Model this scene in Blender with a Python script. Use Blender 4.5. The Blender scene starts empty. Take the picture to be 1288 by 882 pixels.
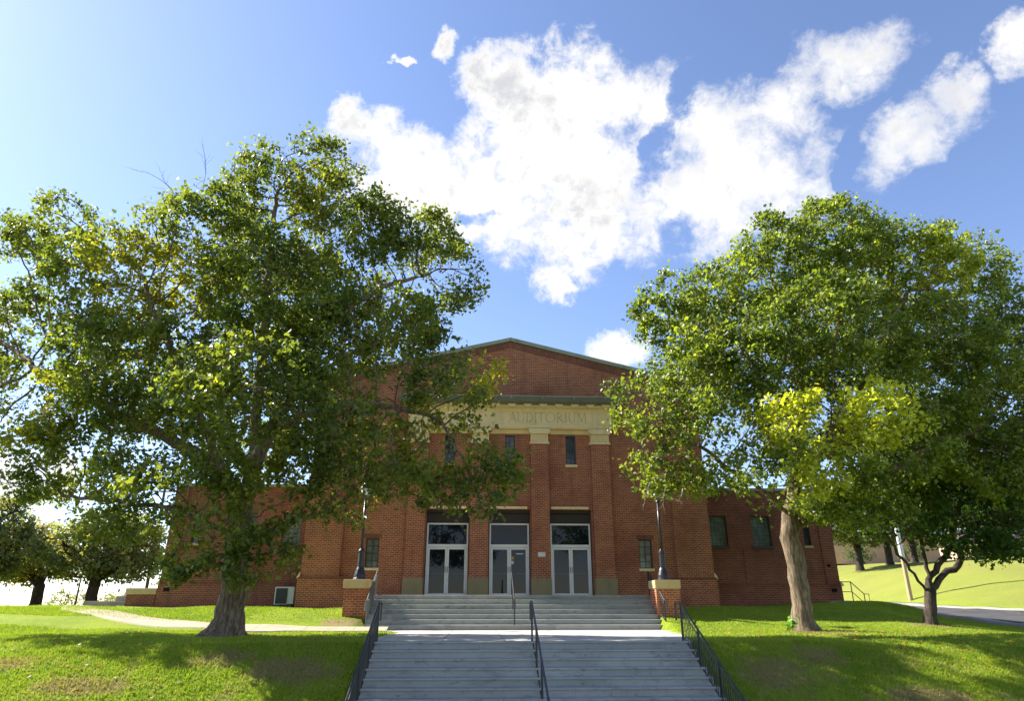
import bpy, bmesh, math, random
import numpy as np
from math import radians, sin, cos, pi

# ------------------------------------------------------------ camera, sky, sun, exposure
scene = bpy.context.scene
C = scene.collection
cam_data = bpy.data.cameras.new('camera'); cam = bpy.data.objects.new('camera', cam_data); C.objects.link(cam)
cam.location = (0, 0, 0.74)
cam.rotation_euler = (radians(90 + 21.1), 0, radians(-3.0))
cam_data.sensor_width = 36; cam_data.lens = 839.3 / 1288 * 36
cam_data.clip_start = 0.1; cam_data.clip_end = 6000
scene.camera = cam
SUN_AZ, SUN_EL = -66.0, 39.5            # degrees, azimuth clockwise from +Y
SKY, SUN, EXPO = 0.088, 5.0, 1.5
scene.view_settings.view_transform = 'Standard'; scene.view_settings.look = 'None'
scene.view_settings.exposure = EXPO; scene.view_settings.gamma = 1; scene.view_settings.use_curve_mapping = False
scene.cycles.max_bounces = 7; scene.cycles.transparent_max_bounces = 6
scene.cycles.diffuse_bounces = 3; scene.cycles.transmission_bounces = 4; scene.cycles.glossy_bounces = 3
scene.cycles.sample_clamp_indirect = 6
scene.cycles.use_denoising = True

T1= [(-5.88, 20.5, 14.86, 1.75, 1.79, 1.84), (-8.06, 21.5, 15.46, 1.6, 1.68, 1.75), (-3.43, 20, 12.36, 1.87, 1.79, 1.7), (-0.73, 20.5, 11.3, 1.09, 1.1, 1.21), (-1.96, 22, 13.71, 1.19, 1.19, 1.2), (-8.91, 19.5, 12.05, 1.78, 1.78, 1.78), (-15.01, 21.5, 13.18, 1.7, 1.56, 1.42), (-11.72, 20, 10.79, 2.27, 2.07, 1.87), (-15.86, 22.5, 10.36, 1.36, 1.45, 1.53), (-6.25, 19, 9.89, 2.31, 2.2, 2.18), (-7.73, 23.5, 12.04, 2.7, 1.8, 2.53), (-3.08, 18, 8.43, 2.07, 1.6, 1.5), (-3.62, 23, 10.25, 2.34, 1.6, 1.91), (-0.94, 18, 6.53, 1.46, 1.5, 1.46), (-0.0, 18.5, 4.37, 1.01, 1.2, 1.15), (-1.67, 17.5, 4.25, 1.25, 1.2, 1.04), (-3.5, 17, 5.07, 1.62, 1.4, 1.22), (-4.85, 22.5, 5.92, 1.86, 1.4, 1.64), (-5.86, 16.5, 5.76, 2.18, 1.5, 1.57), (-8.54, 23.5, 7.31, 3.08, 1.6, 2.49), (-10.35, 19.5, 7.63, 2.57, 1.7, 2.03), (-12.37, 23, 8.27, 3.01, 1.6, 2.35), (-14.65, 22, 6.77, 2.02, 1.7, 1.89), (-13.45, 22.5, 4.75, 2.39, 1.7, 1.08), (-18.92, 23.5, 9.25, 2.2, 2, 2.74), (-7.24, 17.5, 3.49, 1.88, 1.4, 1.1), (-5.75, 18.5, 2.71, 0.87, 0.9, 0.85), (-5.93, 18.5, 1.77, 0.85, 0.8, 0.63), (-7.01, 18.6, 2.21, 0.78, 0.8, 0.76), (-7.55, 18.5, 3.03, 0.62, 0.9, 1.28), (-4.18, 18, 3.58, 1.04, 1, 0.72), (0.14, 17.8, 3.33, 0.5, 0.5, 0.45), (-0.02, 17.8, 2.86, 0.21, 0.3, 0.28), (-0.1, 18.5, 7.11, 0.88, 0.8, 0.73), (-13.82, 21.5, 5.56, 1.46, 1.2, 1.02), (-3.71, 19, 3.3, 0.98, 0.7, 0.47), (-11.05, 20, 12.55, 0.98, 0.8, 0.92), (-10.38, 20.8, 10.64, 1.96, 1.6, 1.92), (-12.64, 21.2, 8.72, 2.17, 1.5, 1.54), (-13.39, 22, 6.76, 2.04, 1.4, 1.35), (-10.05, 20.5, 3.12, 1.7, 1.3, 0.73), (-7.6, 18.8, 2.02, 0.78, 0.9, 0.68), (-5.28, 18.6, 2.01, 0.66, 0.7, 0.68), (-16.46, 21.5, 12.96, 0.68, 0.8, 1.12), (0.43, 18, 4.05, 0.81, 0.8, 0.99), (-0.74, 18.2, 3.64, 0.86, 0.8, 0.64), (-9.62, 20, 5.04, 1.6, 1.5, 1.18), (-5.51, 20, 7.61, 1.72, 1.6, 1.57)]
S1= [[(-6.8, 20.4, 2.12), (-6.93, 20.4, 3.47), (-6.69, 20.3, 4.86), (-6.05, 20.2, 6.58), (-5.45, 20, 8.1), (-4.54, 19.8, 9.4), (-3.23, 19.8, 10.56), (-1.72, 20, 11.15)], [(-6.69, 20.3, 4.86), (-6.95, 20.6, 6.95), (-7.13, 20.8, 9.78), (-7.41, 21, 12.61), (-7.43, 21, 14.92)], [(-6.93, 20.4, 3.47), (-7.56, 20.2, 4.6), (-8.45, 20, 6.24), (-9.49, 19.7, 8.17), (-10.41, 19.4, 9.9)], [(-6.84, 20.4, 2.56), (-7.81, 20, 3.07), (-9.02, 20.6, 3.48), (-10.86, 21.2, 3.79), (-12.89, 21.8, 3.98)], [(-6.45, 20.3, 5.72), (-4.95, 19.3, 6.09), (-3.46, 18.6, 6.27), (-1.6, 18.3, 5.86)], [(-6.05, 20.2, 6.58), (-5.27, 21, 7.91), (-4.21, 21.8, 9.08), (-2.97, 22.2, 10.49)], [(-7.56, 20.2, 4.6), (-9.53, 20.6, 5.63), (-11.75, 20.8, 6.67), (-13.73, 20.5, 7.59)]]
T2= [(13.47, 22, 13.53, 2.22, 2.2, 2.17), (16.52, 24, 14.34, 2.08, 1.98, 1.89), (11.39, 22.5, 12.88, 2.23, 2.19, 2.15), (8.56, 22.5, 11.27, 2.0, 1.91, 1.82), (7.0, 22, 10.68, 1.43, 1.2, 1.84), (17.03, 22.5, 13.2, 2.45, 2.2, 1.95), (19.82, 23, 13.18, 2.01, 1.6, 1.88), (20.97, 23, 10.8, 1.96, 1.8, 2.37), (8.7, 20.5, 8.61, 2.46, 1.6, 1.71), (10.61, 25, 10.34, 2.66, 1.6, 2.08), (11.79, 20, 9.08, 2.74, 1.8, 2.29), (15.1, 25.5, 11.75, 3.51, 1.8, 2.94), (15.99, 21, 8.97, 2.9, 1.8, 2.38), (19.79, 26, 10.94, 3.23, 1.8, 2.95), (5.59, 21, 6.75, 1.38, 1.1, 1.14), (6.04, 21.2, 5.21, 1.32, 1, 0.94), (7.61, 20.5, 6.13, 2.09, 1.4, 1.57), (5.94, 21.3, 4.52, 0.93, 0.7, 0.51), (5.05, 21, 4.63, 0.51, 0.5, 0.35), (10.32, 18.8, 5.6, 2.43, 1.3, 1.33), (9.21, 19, 4.08, 1.67, 1, 0.88), (7.75, 21, 4.67, 1.56, 1, 0.76), (12.97, 20, 5.56, 2.07, 1.4, 1.53), (16.46, 25, 6.46, 2.92, 1.4, 1.9), (17.41, 22, 6.1, 2.32, 1.6, 1.98), (21.3, 23, 7.64, 2.5, 2, 2.78), (12.28, 24, 7.09, 1.85, 1.2, 1.55), (8.01, 23.5, 8.74, 1.84, 1.2, 1.58), (11.76, 18.5, 6.37, 1.47, 0.9, 0.74), (8.39, 19.5, 3.46, 0.67, 0.5, 0.36), (12.1, 20.5, 3.62, 1.79, 1, 0.72), (14.49, 22, 14.75, 0.97, 0.9, 0.91), (4.98, 21, 7.54, 0.75, 0.7, 0.72)]
S2= [[(10.46, 22.4, 2.57), (10.51, 22.4, 3.6), (10.91, 22.4, 4.94), (11.36, 22.5, 6.65), (11.95, 22.6, 9.09), (11.95, 22.6, 11.02), (11.26, 22.6, 12.69)], [(10.51, 22.4, 3.6), (9.67, 22, 4.27), (8.89, 21.6, 4.64), (7.8, 21.3, 5.36), (6.52, 21.2, 6.12)], [(10.91, 22.4, 4.94), (10.02, 22.4, 6.61), (10.21, 22.5, 8.72), (9.36, 22.5, 10.27)], [(10.82, 22.4, 4.4), (11.89, 21.8, 5.92), (13.09, 21.4, 7.52), (14.44, 21.5, 9.65), (16.11, 22, 11.83)], [(11.36, 22.5, 6.65), (13.29, 23, 9.58), (14.41, 23, 12.28), (14.45, 22.8, 13.94)], [(10.43, 22.4, 3.08), (11.54, 22.4, 3.74), (13.26, 22.2, 4.65), (15.48, 22.2, 5.78), (17.8, 22.3, 6.69)], [(11.89, 21.8, 5.92), (11.22, 20.4, 6.11), (11.02, 19.5, 6.13)]]
T3= [(16.87, 24.5, 5.41, 2.2, 1.6, 1.36), (19.21, 25, 6.49, 2.29, 1.8, 1.91), (15.9, 24, 3.84, 2.1, 1.2, 0.79), (18.76, 24.5, 4.22, 2.17, 1.6, 1.11), (20.73, 25, 4.95, 1.93, 1.8, 1.84), (14.6, 25, 4.25, 1.56, 1, 0.75), (19.29, 24.5, 2.78, 1.37, 1, 0.48), (21.82, 25, 3.73, 1.58, 1.6, 1.48), (14.99, 24.6, 3.48, 1.06, 0.8, 0.52), (18.47, 24.4, 2.83, 1.52, 1, 0.56), (16.7, 24, 3.42, 1.49, 1, 0.56)]
S3= [[(16.58, 25, 1.36), (16.6, 25, 2.1), (16.54, 24.9, 2.8), (16.3, 24.7, 3.64), (16.27, 24.6, 4.5)], [(16.58, 25, 1.36), (17.14, 25, 1.83), (17.83, 25, 2.19), (18.05, 25, 2.81), (18.83, 25, 3.69)], [(16.59, 25, 1.69), (17.32, 24.8, 2.51), (17.9, 24.8, 3.66), (18.59, 24.9, 4.86)], [(16.44, 25, 1.28), (15.97, 24.8, 1.9), (15.51, 24.6, 2.41), (15.2, 24.6, 3.05)], [(18.83, 25, 3.69), (19.85, 24.9, 3.68), (20.5, 24.8, 3.53)]]
F1= [(-30.56, 58, 4.66, 3.76, 3.5, 1.97), (-29.28, 60, 5.44, 2.94, 3, 2.25), (-32.13, 57, 5.18, 2.77, 3, 1.82), (-28.62, 58, 3.73, 2.81, 3, 1.1), (-29.32, 58, 7.15, 2.55, 2.5, 1.27)]
F2= [(-38.03, 62, 4.58, 2.51, 3, 2.08), (-39.56, 62, 4.09, 1.71, 3, 1.16), (-36.27, 62, 4.11, 1.65, 2.5, 1.04), (-38.11, 62, 6.21, 1.67, 2, 1.33)]
F3= [(-37.56, 56, 5.11, 2.39, 3.5, 2.67), (-37.3, 56, 7.49, 1.51, 2.5, 1.53), (-38.39, 56, 3.77, 1.77, 2.5, 1.28)]
CL= [(12.4319, 41.5234, 0.1096, -0.0098, 0.0321, 0.2603), (6.7994, 37.6887, 0.1031, -0.0035, 0.0142, 0.1933), (3.5178, 42.6219, 0.1469, 0.1879, -0.1434, 0.2701), (-1.3562, 34.8125, 0.0778, 0.0028, 0.0039, 0.2272), (-6.8975, 34.1675, 0.1141, -0.0162, 0.0339, 0.3467), (18.3351, 39.2014, 0.2128, -0.0295, 0.0375, 0.2414), (-9.5031, 36.7743, 0.1487, -0.0715, 0.0935, 0.3329), (7.3947, 31.2242, 0.1365, -0.0047, 0.0174, 0.2785), (6.5085, 27.2443, 0.4703, -0.012, 0.0151, 0.4657), (23.3808, 36.5861, 0.2272, -0.0397, 0.0439, 0.2223), (26.4549, 33.2303, 0.1354, -0.0255, 0.0503, 0.2179), (12.3168, 34.8541, 0.1004, -0.008, 0.0191, 0.1608), (21.1983, 31.9355, 0.1568, -0.0223, 0.0458, 0.2639), (35.1837, 39.626, 0.1934, 0.0294, 0.0104, 0.3645), (30.1508, 37.5553, 0.2286, 0.1493, -0.1239, 0.3359), (40.0437, 33.1596, 0.1884, 0.0938, -0.173, 0.4246), (43.1994, 35.1042, 0.5346, 0.1223, -0.0905, 0.6531), (47.4128, 36.2972, 0.5731, -0.4949, 0.3566, 0.3648), (12.1166, 20.4508, 0.3716, -0.023, 0.0318, 0.528), (-13.9716, 38.9695, 0.5748, -0.1845, 0.0538, 0.4074), (0.0279, 44.0463, 0.2407, 0.2284, -0.1979, 0.5055), (-4.8893, 45.8068, 0.552, -0.2682, 0.12, 0.7143), (-36.8178, 19.0748, 0.5194, 0.1315, -0.1729, 0.6865), (-34.4674, 8.2662, 0.1942, 0.0448, -0.0482, 0.4705), (-9.488, 44.147, 1.1717, 0.1402, -0.2085, 1.9513), (29.4922, 31.0427, 0.2563, -0.0514, 0.077, 0.3255)]
GP= [(17.305, 35.9436, 0.6674, -0.524, 0.1227, 0.2336), (18.7122, 29.6887, 0.458, -0.0531, 0.0906, 0.6999), (-0.7328, 32.757, 0.6299, 0.0181, -0.0276, 1.1802), (33.7702, 31.2318, 1.0575, -0.4728, 0.1202, 0.265), (21.5516, 40.5144, 0.604, -0.4416, 0.1789, 0.3831)]
T_N = (17500, 16000, 5600)


class NT:
    def __init__(s, nt): s.t = nt; nt.nodes.clear()
    def n(s, kind, props=None, **inp):
        o = s.t.nodes.new(kind)
        for k, v in (props or {}).items(): setattr(o, k, v)
        for k, v in inp.items():
            i = o.inputs[int(k[1:])] if k[0] == 'i' and k[1:].isdigit() else o.inputs[k.replace('_', ' ')]
            s.set(i, v)
        return o
    def set(s, i, v):
        if isinstance(v, bpy.types.NodeSocket): s.t.links.new(v, i)
        elif isinstance(v, bpy.types.Node): s.t.links.new(v.outputs[0], i)
        else: i.default_value = v
    def m(s, op, a, b=0.0, c=0.0, clamp=False):
        o = s.t.nodes.new('ShaderNodeMath'); o.operation = op; o.use_clamp = clamp
        s.set(o.inputs[0], a); s.set(o.inputs[1], b); s.set(o.inputs[2], c)
        return o.outputs[0]
    def mix(s, f, a, b, blend='MIX'):
        o = s.t.nodes.new('ShaderNodeMix'); o.data_type = 'RGBA'; o.blend_type = blend
        s.set(o.inputs[0], f); s.set(o.inputs[6], a); s.set(o.inputs[7], b)
        return o.outputs[2]
    def noise(s, vec, scale, detail=3, rough=.55, dist=0.0):
        o = s.n('ShaderNodeTexNoise', Scale=scale, Detail=detail, Roughness=rough, Distortion=dist)
        if vec is not None: s.set(o.inputs['Vector'], vec)
        return o.outputs['Fac']
    def ss(s, v, a, b, lo=0.0, hi=1.0):
        o = s.t.nodes.new('ShaderNodeMapRange'); o.interpolation_type = 'SMOOTHSTEP'
        s.set(o.inputs[0], v); s.set(o.inputs[1], a); s.set(o.inputs[2], b); s.set(o.inputs[3], lo); s.set(o.inputs[4], hi)
        return o.outputs[0]
    def scalev(s, vec, v):
        o = s.t.nodes.new('ShaderNodeVectorMath'); o.operation = 'MULTIPLY'
        s.set(o.inputs[0], vec); s.set(o.inputs[1], v); return o.outputs[0]

def make_world():
    w = bpy.data.worlds.new('World'); scene.world = w; w.use_nodes = True
    N = NT(w.node_tree)
    sky = N.n('ShaderNodeTexSky', dict(sky_type='NISHITA', sun_disc=False, sun_elevation=radians(SUN_EL),
              sun_rotation=radians(SUN_AZ), air_density=1.0, dust_density=.45, ozone_density=2.0, altitude=1200))
    tc = N.n('ShaderNodeTexCoord'); d = tc.outputs['Generated']
    sp = N.n('ShaderNodeSeparateXYZ', Vector=d)
    x, y, z = sp.outputs
    az = N.m('MULTIPLY', N.m('ARCTAN2', x, y), 57.2958)
    el = N.m('MULTIPLY', N.m('ARCSINE', z), 57.2958)
    # domain warp gives the ragged edges
    n1 = N.n('ShaderNodeTexNoise', Scale=7.0, Detail=6.0, Roughness=.62, Vector=d).outputs['Color']
    s1 = N.n('ShaderNodeSeparateColor', Color=n1)
    az2 = N.m('ADD', az, N.m('MULTIPLY', N.m('SUBTRACT', s1.outputs[0], .5), 10.0))
    el2 = N.m('ADD', el, N.m('MULTIPLY', N.m('SUBTRACT', s1.outputs[1], .5), 9.0))
    def field(lst):
        f = None
        for (a0, e0, p, q, r, t) in lst:
            da = N.m('SUBTRACT', az2, a0); de = N.m('SUBTRACT', el2, e0)
            u = N.m('ADD', N.m('MULTIPLY', da, p), N.m('MULTIPLY', de, q))
            v = N.m('ADD', N.m('MULTIPLY', da, r), N.m('MULTIPLY', de, t))
            k = N.m('SUBTRACT', 1.0, N.m('ADD', N.m('MULTIPLY', u, u), N.m('MULTIPLY', v, v)))
            f = k if f is None else N.m('SMOOTH_MAX', f, k, .25)
        return f
    c = N.m('MAXIMUM', field(CL), -1.0)
    g = N.m('MAXIMUM', field(GP), -.6)
    fine = N.noise(d, 9.0, 6, .6); finer = N.noise(d, 30.0, 9, .68, .3)
    dens = N.m('ADD', N.m('SUBTRACT', c, N.m('MULTIPLY', N.m('ADD', g, .6), .75)), N.m('ADD', N.m('MULTIPLY', N.m('SUBTRACT', fine, .5), 2.6), N.m('MULTIPLY', N.m('SUBTRACT', finer, .5), 2.6)))
    mask = N.ss(dens, N.ss(az, 8.0, 24.0, -.32, -.45), N.ss(az, 8.0, 24.0, .85, 1.35), 0, .985)
    # faint generic cloud field elsewhere (seen only in reflections and from other sides)
    far = N.ss(N.noise(d, 3.2, 7, .6), .56, .70)
    away = N.ss(N.m('ABSOLUTE', az), 60.0, 80.0)
    mask = N.m('MAXIMUM', mask, N.m('MULTIPLY', far, away))
    mask = N.m('MULTIPLY', mask, N.ss(z, .0, .03))
    puff = N.noise(d, 6.5, 5, .6)
    core = N.ss(dens, .1, 1.5)
    grey = N.m('MULTIPLY', N.ss(N.m('ADD', N.m('MULTIPLY', puff, .7), N.m('MULTIPLY', finer, .3)), .45, .62), core)
    col = N.mix(grey, (4.7, 4.6, 4.4, 1), (2.9, 2.95, 3.1, 1))
    dl = N.n('ShaderNodeVectorMath', dict(operation='NORMALIZE'), i0=d)
    # aerosol brightening round the sun
    sd = (sin(radians(SUN_AZ)) * cos(radians(SUN_EL)), cos(radians(SUN_AZ)) * cos(radians(SUN_EL)), sin(radians(SUN_EL)))
    dot = N.n('ShaderNodeVectorMath', dict(operation='DOT_PRODUCT'), i0=d, i1=sd).outputs['Value']
    skyc = N.mix(1.0, sky.outputs[0], SKYTINT, 'MULTIPLY')
    halo = N.m('POWER', N.m('MAXIMUM', dot, 0.0), HALO[0])
    skyc = N.mix(1.0, skyc, N.mix(N.m('MULTIPLY', halo, HALO[1]), (0, 0, 0, 1), (6.5, 6.8, 7.0, 1)), 'ADD')
    fin = N.mix(mask, skyc, col)
    bg = N.n('ShaderNodeBackground', Color=fin, Strength=SKY)
    N.n('ShaderNodeOutputWorld', Surface=bg)
SKYTINT = (1.12, 1.06, 1.12, 1)
HALO = (7.0, .09)
make_world()
sl = bpy.data.lights.new('sun', 'SUN'); sl.energy = SUN; sl.angle = radians(.53); sl.color = (1, .95, .87)
so = bpy.data.objects.new('sun', sl); C.objects.link(so)
import mathutils
sdir = mathutils.Vector((sin(radians(SUN_AZ)) * cos(radians(SUN_EL)), cos(radians(SUN_AZ)) * cos(radians(SUN_EL)), sin(radians(SUN_EL))))
so.rotation_euler = sdir.to_track_quat('Z', 'Y').to_euler(); so.location = (-30, 20, 40)

# ------------------------------------------------------------ materials
M = {}
def mat(name, fn):
    m = bpy.data.materials.new(name); m.use_nodes = True; N = NT(m.node_tree)
    sh = fn(N); o = N.n('ShaderNodeOutputMaterial'); N.set(o.inputs['Surface'], sh); M[name] = m; return m
def pbr(N, col, rough=.8, metal=0.0, spec=.35, normal=None, **kw):
    b = N.n('ShaderNodeBsdfPrincipled', Roughness=rough, Metallic=metal)
    N.set(b.inputs['Base Color'], col); b.inputs['Specular IOR Level'].default_value = spec
    if normal is not None: N.set(b.inputs['Normal'], normal)
    for k, v in kw.items(): N.set(b.inputs[k.replace('_', ' ')], v)
    return b
def bump(N, h, st=.4, dist=.02): return N.n('ShaderNodeBump', Height=h, Strength=st, Distance=dist).outputs[0]
def pos(N): return N.n('ShaderNodeNewGeometry').outputs['Position']
def walluv(N):
    g = N.n('ShaderNodeNewGeometry'); p = N.n('ShaderNodeSeparateXYZ', Vector=g.outputs['Position']); n = N.n('ShaderNodeSeparateXYZ', Vector=g.outputs['True Normal'])
    f = N.m('GREATER_THAN', N.m('ABSOLUTE', n.outputs[0]), .7)
    u = N.m('ADD', N.m('MULTIPLY', p.outputs[0], N.m('SUBTRACT', 1.0, f)), N.m('MULTIPLY', p.outputs[1], f))
    return N.n('ShaderNodeCombineXYZ', X=u, Y=p.outputs[2]).outputs[0], g.outputs['Position'], p.outputs[2]
def brick(c1, c2, mortar, soldier=False):
    def fn(N):
        uv, P, z = walluv(N)
        if soldier:
            s = N.n('ShaderNodeSeparateXYZ', Vector=uv); uv = N.n('ShaderNodeCombineXYZ', X=s.outputs[1], Y=s.outputs[0]).outputs[0]
        b = N.n('ShaderNodeTexBrick', dict(offset=.5), Vector=uv, Scale=1.0)
        b.inputs['Color1'].default_value = c1; b.inputs['Color2'].default_value = c2; b.inputs['Mortar'].default_value = mortar
        b.inputs['Mortar Size'].default_value = .0105; b.inputs['Mortar Smooth'].default_value = .25; b.inputs['Bias'].default_value = -.1
        b.inputs['Brick Width'].default_value = .215; b.inputs['Row Height'].default_value = .0815
        # a second brick pattern at the same size picks out odd dark and light bricks
        uvs = N.n('ShaderNodeVectorMath', dict(operation='ADD'), i0=uv, i1=(21.5, 8.15, 0)).outputs[0]
        v = N.n('ShaderNodeTexWhiteNoise', dict(noise_dimensions='2D'))
        sp = N.n('ShaderNodeSeparateXYZ', Vector=uv)
        row = N.m('FLOOR', N.m('DIVIDE', sp.outputs[1], .0815))
        colu = N.m('FLOOR', N.m('ADD', N.m('DIVIDE', sp.outputs[0], .215), N.m('MULTIPLY', N.m('MODULO', row, 2.0), .5)))
        N.set(v.inputs['Vector'], N.n('ShaderNodeCombineXYZ', X=colu, Y=row).outputs[0])
        dk = N.m('MULTIPLY', N.ss(v.outputs['Value'], .8, .95), N.m('SUBTRACT', 1.0, b.outputs['Fac']))
        c = N.mix(N.m('MULTIPLY', dk, .4), b.outputs['Color'], (.11, .04, .03, 1))
        st = N.noise(P, .55, 5, .6)
        c = N.mix(N.ss(st, .42, .72, 0, .45), c, (c2[0]*.62, c2[1]*.62, c2[2]*.7, 1))
        lt = N.noise(P, 1.7, 4, .6)
        c = N.mix(N.ss(lt, .55, .75, 0, .25), c, (.36, .17, .11, 1))
        str_ = N.noise(N.scalev(P, (2.2, 2.2, .14)), 1.0, 4, .6)
        c = N.mix(N.ss(str_, .53, .78, 0, .5), c, (.10, .055, .045, 1))
        h = N.m('SUBTRACT', 1.0, b.outputs['Fac'])
        return pbr(N, c, .88, spec=.2, normal=bump(N, N.m('ADD', h, N.m('MULTIPLY', N.noise(P, 60, 2), .35)), .5, .008))
    return fn
mat('brick', brick((.385, .105, .044, 1), (.225, .055, .028, 1), (.50, .31, .19, 1)))
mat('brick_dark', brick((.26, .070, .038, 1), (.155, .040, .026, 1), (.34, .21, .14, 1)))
mat('brick_soldier', brick((.25, .075, .04, 1), (.17, .048, .03, 1), (.2, .13, .09, 1), True))
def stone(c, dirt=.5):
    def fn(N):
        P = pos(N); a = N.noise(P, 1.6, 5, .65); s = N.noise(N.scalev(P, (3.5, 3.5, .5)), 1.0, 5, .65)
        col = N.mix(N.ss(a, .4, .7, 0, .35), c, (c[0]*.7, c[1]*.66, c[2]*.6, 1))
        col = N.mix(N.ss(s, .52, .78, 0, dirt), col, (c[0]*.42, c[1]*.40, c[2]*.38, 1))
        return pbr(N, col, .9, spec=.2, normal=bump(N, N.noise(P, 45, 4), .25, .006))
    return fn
mat('limestone', stone((.80, .61, .33, 1), .35))
mat('base_stone', stone((.30, .235, .125, 1), .5))
mat('cap_stone', stone((.52, .39, .20, 1), .35))
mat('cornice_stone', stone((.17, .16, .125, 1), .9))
mat('inscription', stone((.58, .44, .24, 1), .3))
mat('coping_stone', stone((.30, .30, .22, 1), .6))
def concrete(c, joint=0.0, cell=False):
    def fn(N):
        P = pos(N); a = N.noise(P, .9, 6, .65); b = N.noise(P, 7, 5, .7); s = N.noise(N.scalev(P, (1.6, 1.6, 5.0)), 1.0, 6, .72)
        col = N.mix(N.ss(a, .35, .7, 0, .5), c, (c[0]*.72, c[1]*.73, c[2]*.72, 1))
        col = N.mix(N.ss(s, .5, .72, 0, .55), col, (c[0]*.48, c[1]*.5, c[2]*.49, 1))
        col = N.mix(N.ss(b, .6, .8, 0, .4), col, (min(1, c[0]*1.25), min(1, c[1]*1.25), min(1, c[2]*1.2), 1))
        rs = N.noise(P, 2.3, 3, .5)
        col = N.mix(N.ss(rs, .68, .8, 0, .25), col, (.22, .15, .09, 1))
        if cell:
            sx = N.n('ShaderNodeSeparateXYZ', Vector=P)
            wn = N.n('ShaderNodeTexWhiteNoise', dict(noise_dimensions='2D'), Vector=N.n('ShaderNodeCombineXYZ', X=N.m('FLOOR', N.m('DIVIDE', N.m('ADD', sx.outputs[0], N.m('MULTIPLY', N.noise(P, .5, 2), 2.0)), 1.9)), Y=N.m('FLOOR', N.m('DIVIDE', N.m('ADD', sx.outputs[2], .003), .1605))).outputs[0]).outputs['Value']
            col = N.mix(N.m('MULTIPLY', wn, .38), col, (c[0]*.5, c[1]*.52, c[2]*.54, 1))
            blot = N.noise(N.scalev(P, (3.5, 3.5, 9)), 1.0, 6, .75)
            col = N.mix(N.ss(blot, .54, .68, 0, .7), col, (c[0]*.33, c[1]*.35, c[2]*.36, 1))
            drip = N.noise(N.scalev(P, (9, 2, .6)), 1.0, 5, .7)
            col = N.mix(N.ss(drip, .55, .75, 0, .4), col, (c[0]*.5, c[1]*.5, c[2]*.5, 1))
        if joint:
            x = N.n('ShaderNodeSeparateXYZ', Vector=P).outputs[0]
            f = N.m('ABSOLUTE', N.m('SUBTRACT', N.m('FRACT', N.m('DIVIDE', x, joint)), .5))
            col = N.mix(N.ss(f, .008, .003), col, (.07, .07, .065, 1))
        return pbr(N, col, .88, spec=.25, normal=bump(N, N.m('ADD', b, N.noise(P, 70, 3)), .2, .004))
    return fn
mat('stair_concrete', concrete((.37, .365, .33, 1), cell=True))
mat('landing_concrete', concrete((.50, .46, .39, 1), 1.5))
mat('path_concrete', concrete((.40, .33, .23, 1), 1.6))
mat('kerb_concrete', concrete((.27, .25, .21, 1)))
def asph(N):
    P = pos(N); a = N.noise(P, .7, 5, .6); f = N.noise(P, 90, 2, .6)
    col = N.mix(N.ss(a, .35, .7), (.075, .07, .068, 1), (.045, .043, .043, 1))
    col = N.mix(N.ss(f, .55, .75, 0, .4), col, (.14, .13, .125, 1))
    return pbr(N, col, .92, spec=.25, normal=bump(N, f, .4, .006))
mat('asphalt', asph)
def grass_color(N, P):
    x, y, z = N.n('ShaderNodeSeparateXYZ', Vector=P).outputs
    a = N.noise(P, .35, 4, .6); b = N.noise(P, 2.6, 5, .7); c = N.noise(P, 14, 4, .7)
    col = N.mix(N.ss(a, .35, .65), GR[0], GR[1])
    col = N.mix(N.ss(b, .45, .7, 0, .6), col, GR[2])
    col = N.mix(N.ss(c, .45, .75, 0, .55), col, GR[3])
    w = N.noise(P, 2.1, 7, .78)
    dry = None
    for (dx, dy, rx, ry, k) in DRY:
        u = N.m('DIVIDE', N.m('SUBTRACT', x, dx), rx); v = N.m('DIVIDE', N.m('SUBTRACT', y, dy), ry)
        q = N.m('MULTIPLY', N.m('SUBTRACT', 1.0, N.m('ADD', N.m('MULTIPLY', u, u), N.m('MULTIPLY', v, v))), k)
        dry = q if dry is None else N.m('MAXIMUM', dry, q)
    dry = N.m('ADD', dry, N.m('MULTIPLY', N.m('SUBTRACT', w, .5), 3.6))
    slope = N.m('MULTIPLY', N.ss(y, 17.6, 16.6), N.ss(N.noise(P, 1.3, 6, .75), .5, .68, 0, .6))
    straw = N.mix(b, (.22, .155, .07, 1), (.34, .26, .13, 1))
    col = N.mix(N.m('MAXIMUM', N.ss(dry, -.1, .9, 0, .9), slope), col, straw)
    # yellowish bands over the far hillside
    hb = N.m('MULTIPLY', N.ss(x, 28.0, 34.0), N.ss(N.noise(N.scalev(P, (.05, .12, .5)), 1.0, 5, .6), .42, .6, 0, .75))
    col = N.mix(hb, col, (.21, .20, .05, 1))
    hl = N.ss(x, 29.5, 33.0, 0, .75)
    col = N.mix(hl, col, N.mix(N.noise(N.scalev(P, (.12, .35, .5)), 1.0, 5, .65), (.17, .21, .035, 1), (.30, .27, .07, 1)))
    return col, c, dry
GR = [(.17, .25, .012, 1), (.25, .32, .016, 1), (.33, .36, .035, 1), (.10, .16, .010, 1)]
DRY = [(-8.0, 15.6, 1.3, .45, .9), (-3.9, 16.1, 1.2, .6, 1.0), (-5.6, 16.6, .8, .5, .8), (6.7, 15.9, 1.0, .8, 1.0), (9.5, 15.0, 1.0, .5, 1.7), (8.0, 16.6, .8, .5, .8),
       (-4.6, 25.2, .8, .6, 1.6), (10.5, 21.4, 1.3, 1.0, 1.2), (-6.8, 20.4, 1.1, .8, 1.2), (16.3, 24.6, 1.2, .7, 1.2), (42, 60, 4, 3, 1.6), (-10.5, 16.6, 1.2, .5, 1.0)]
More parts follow.
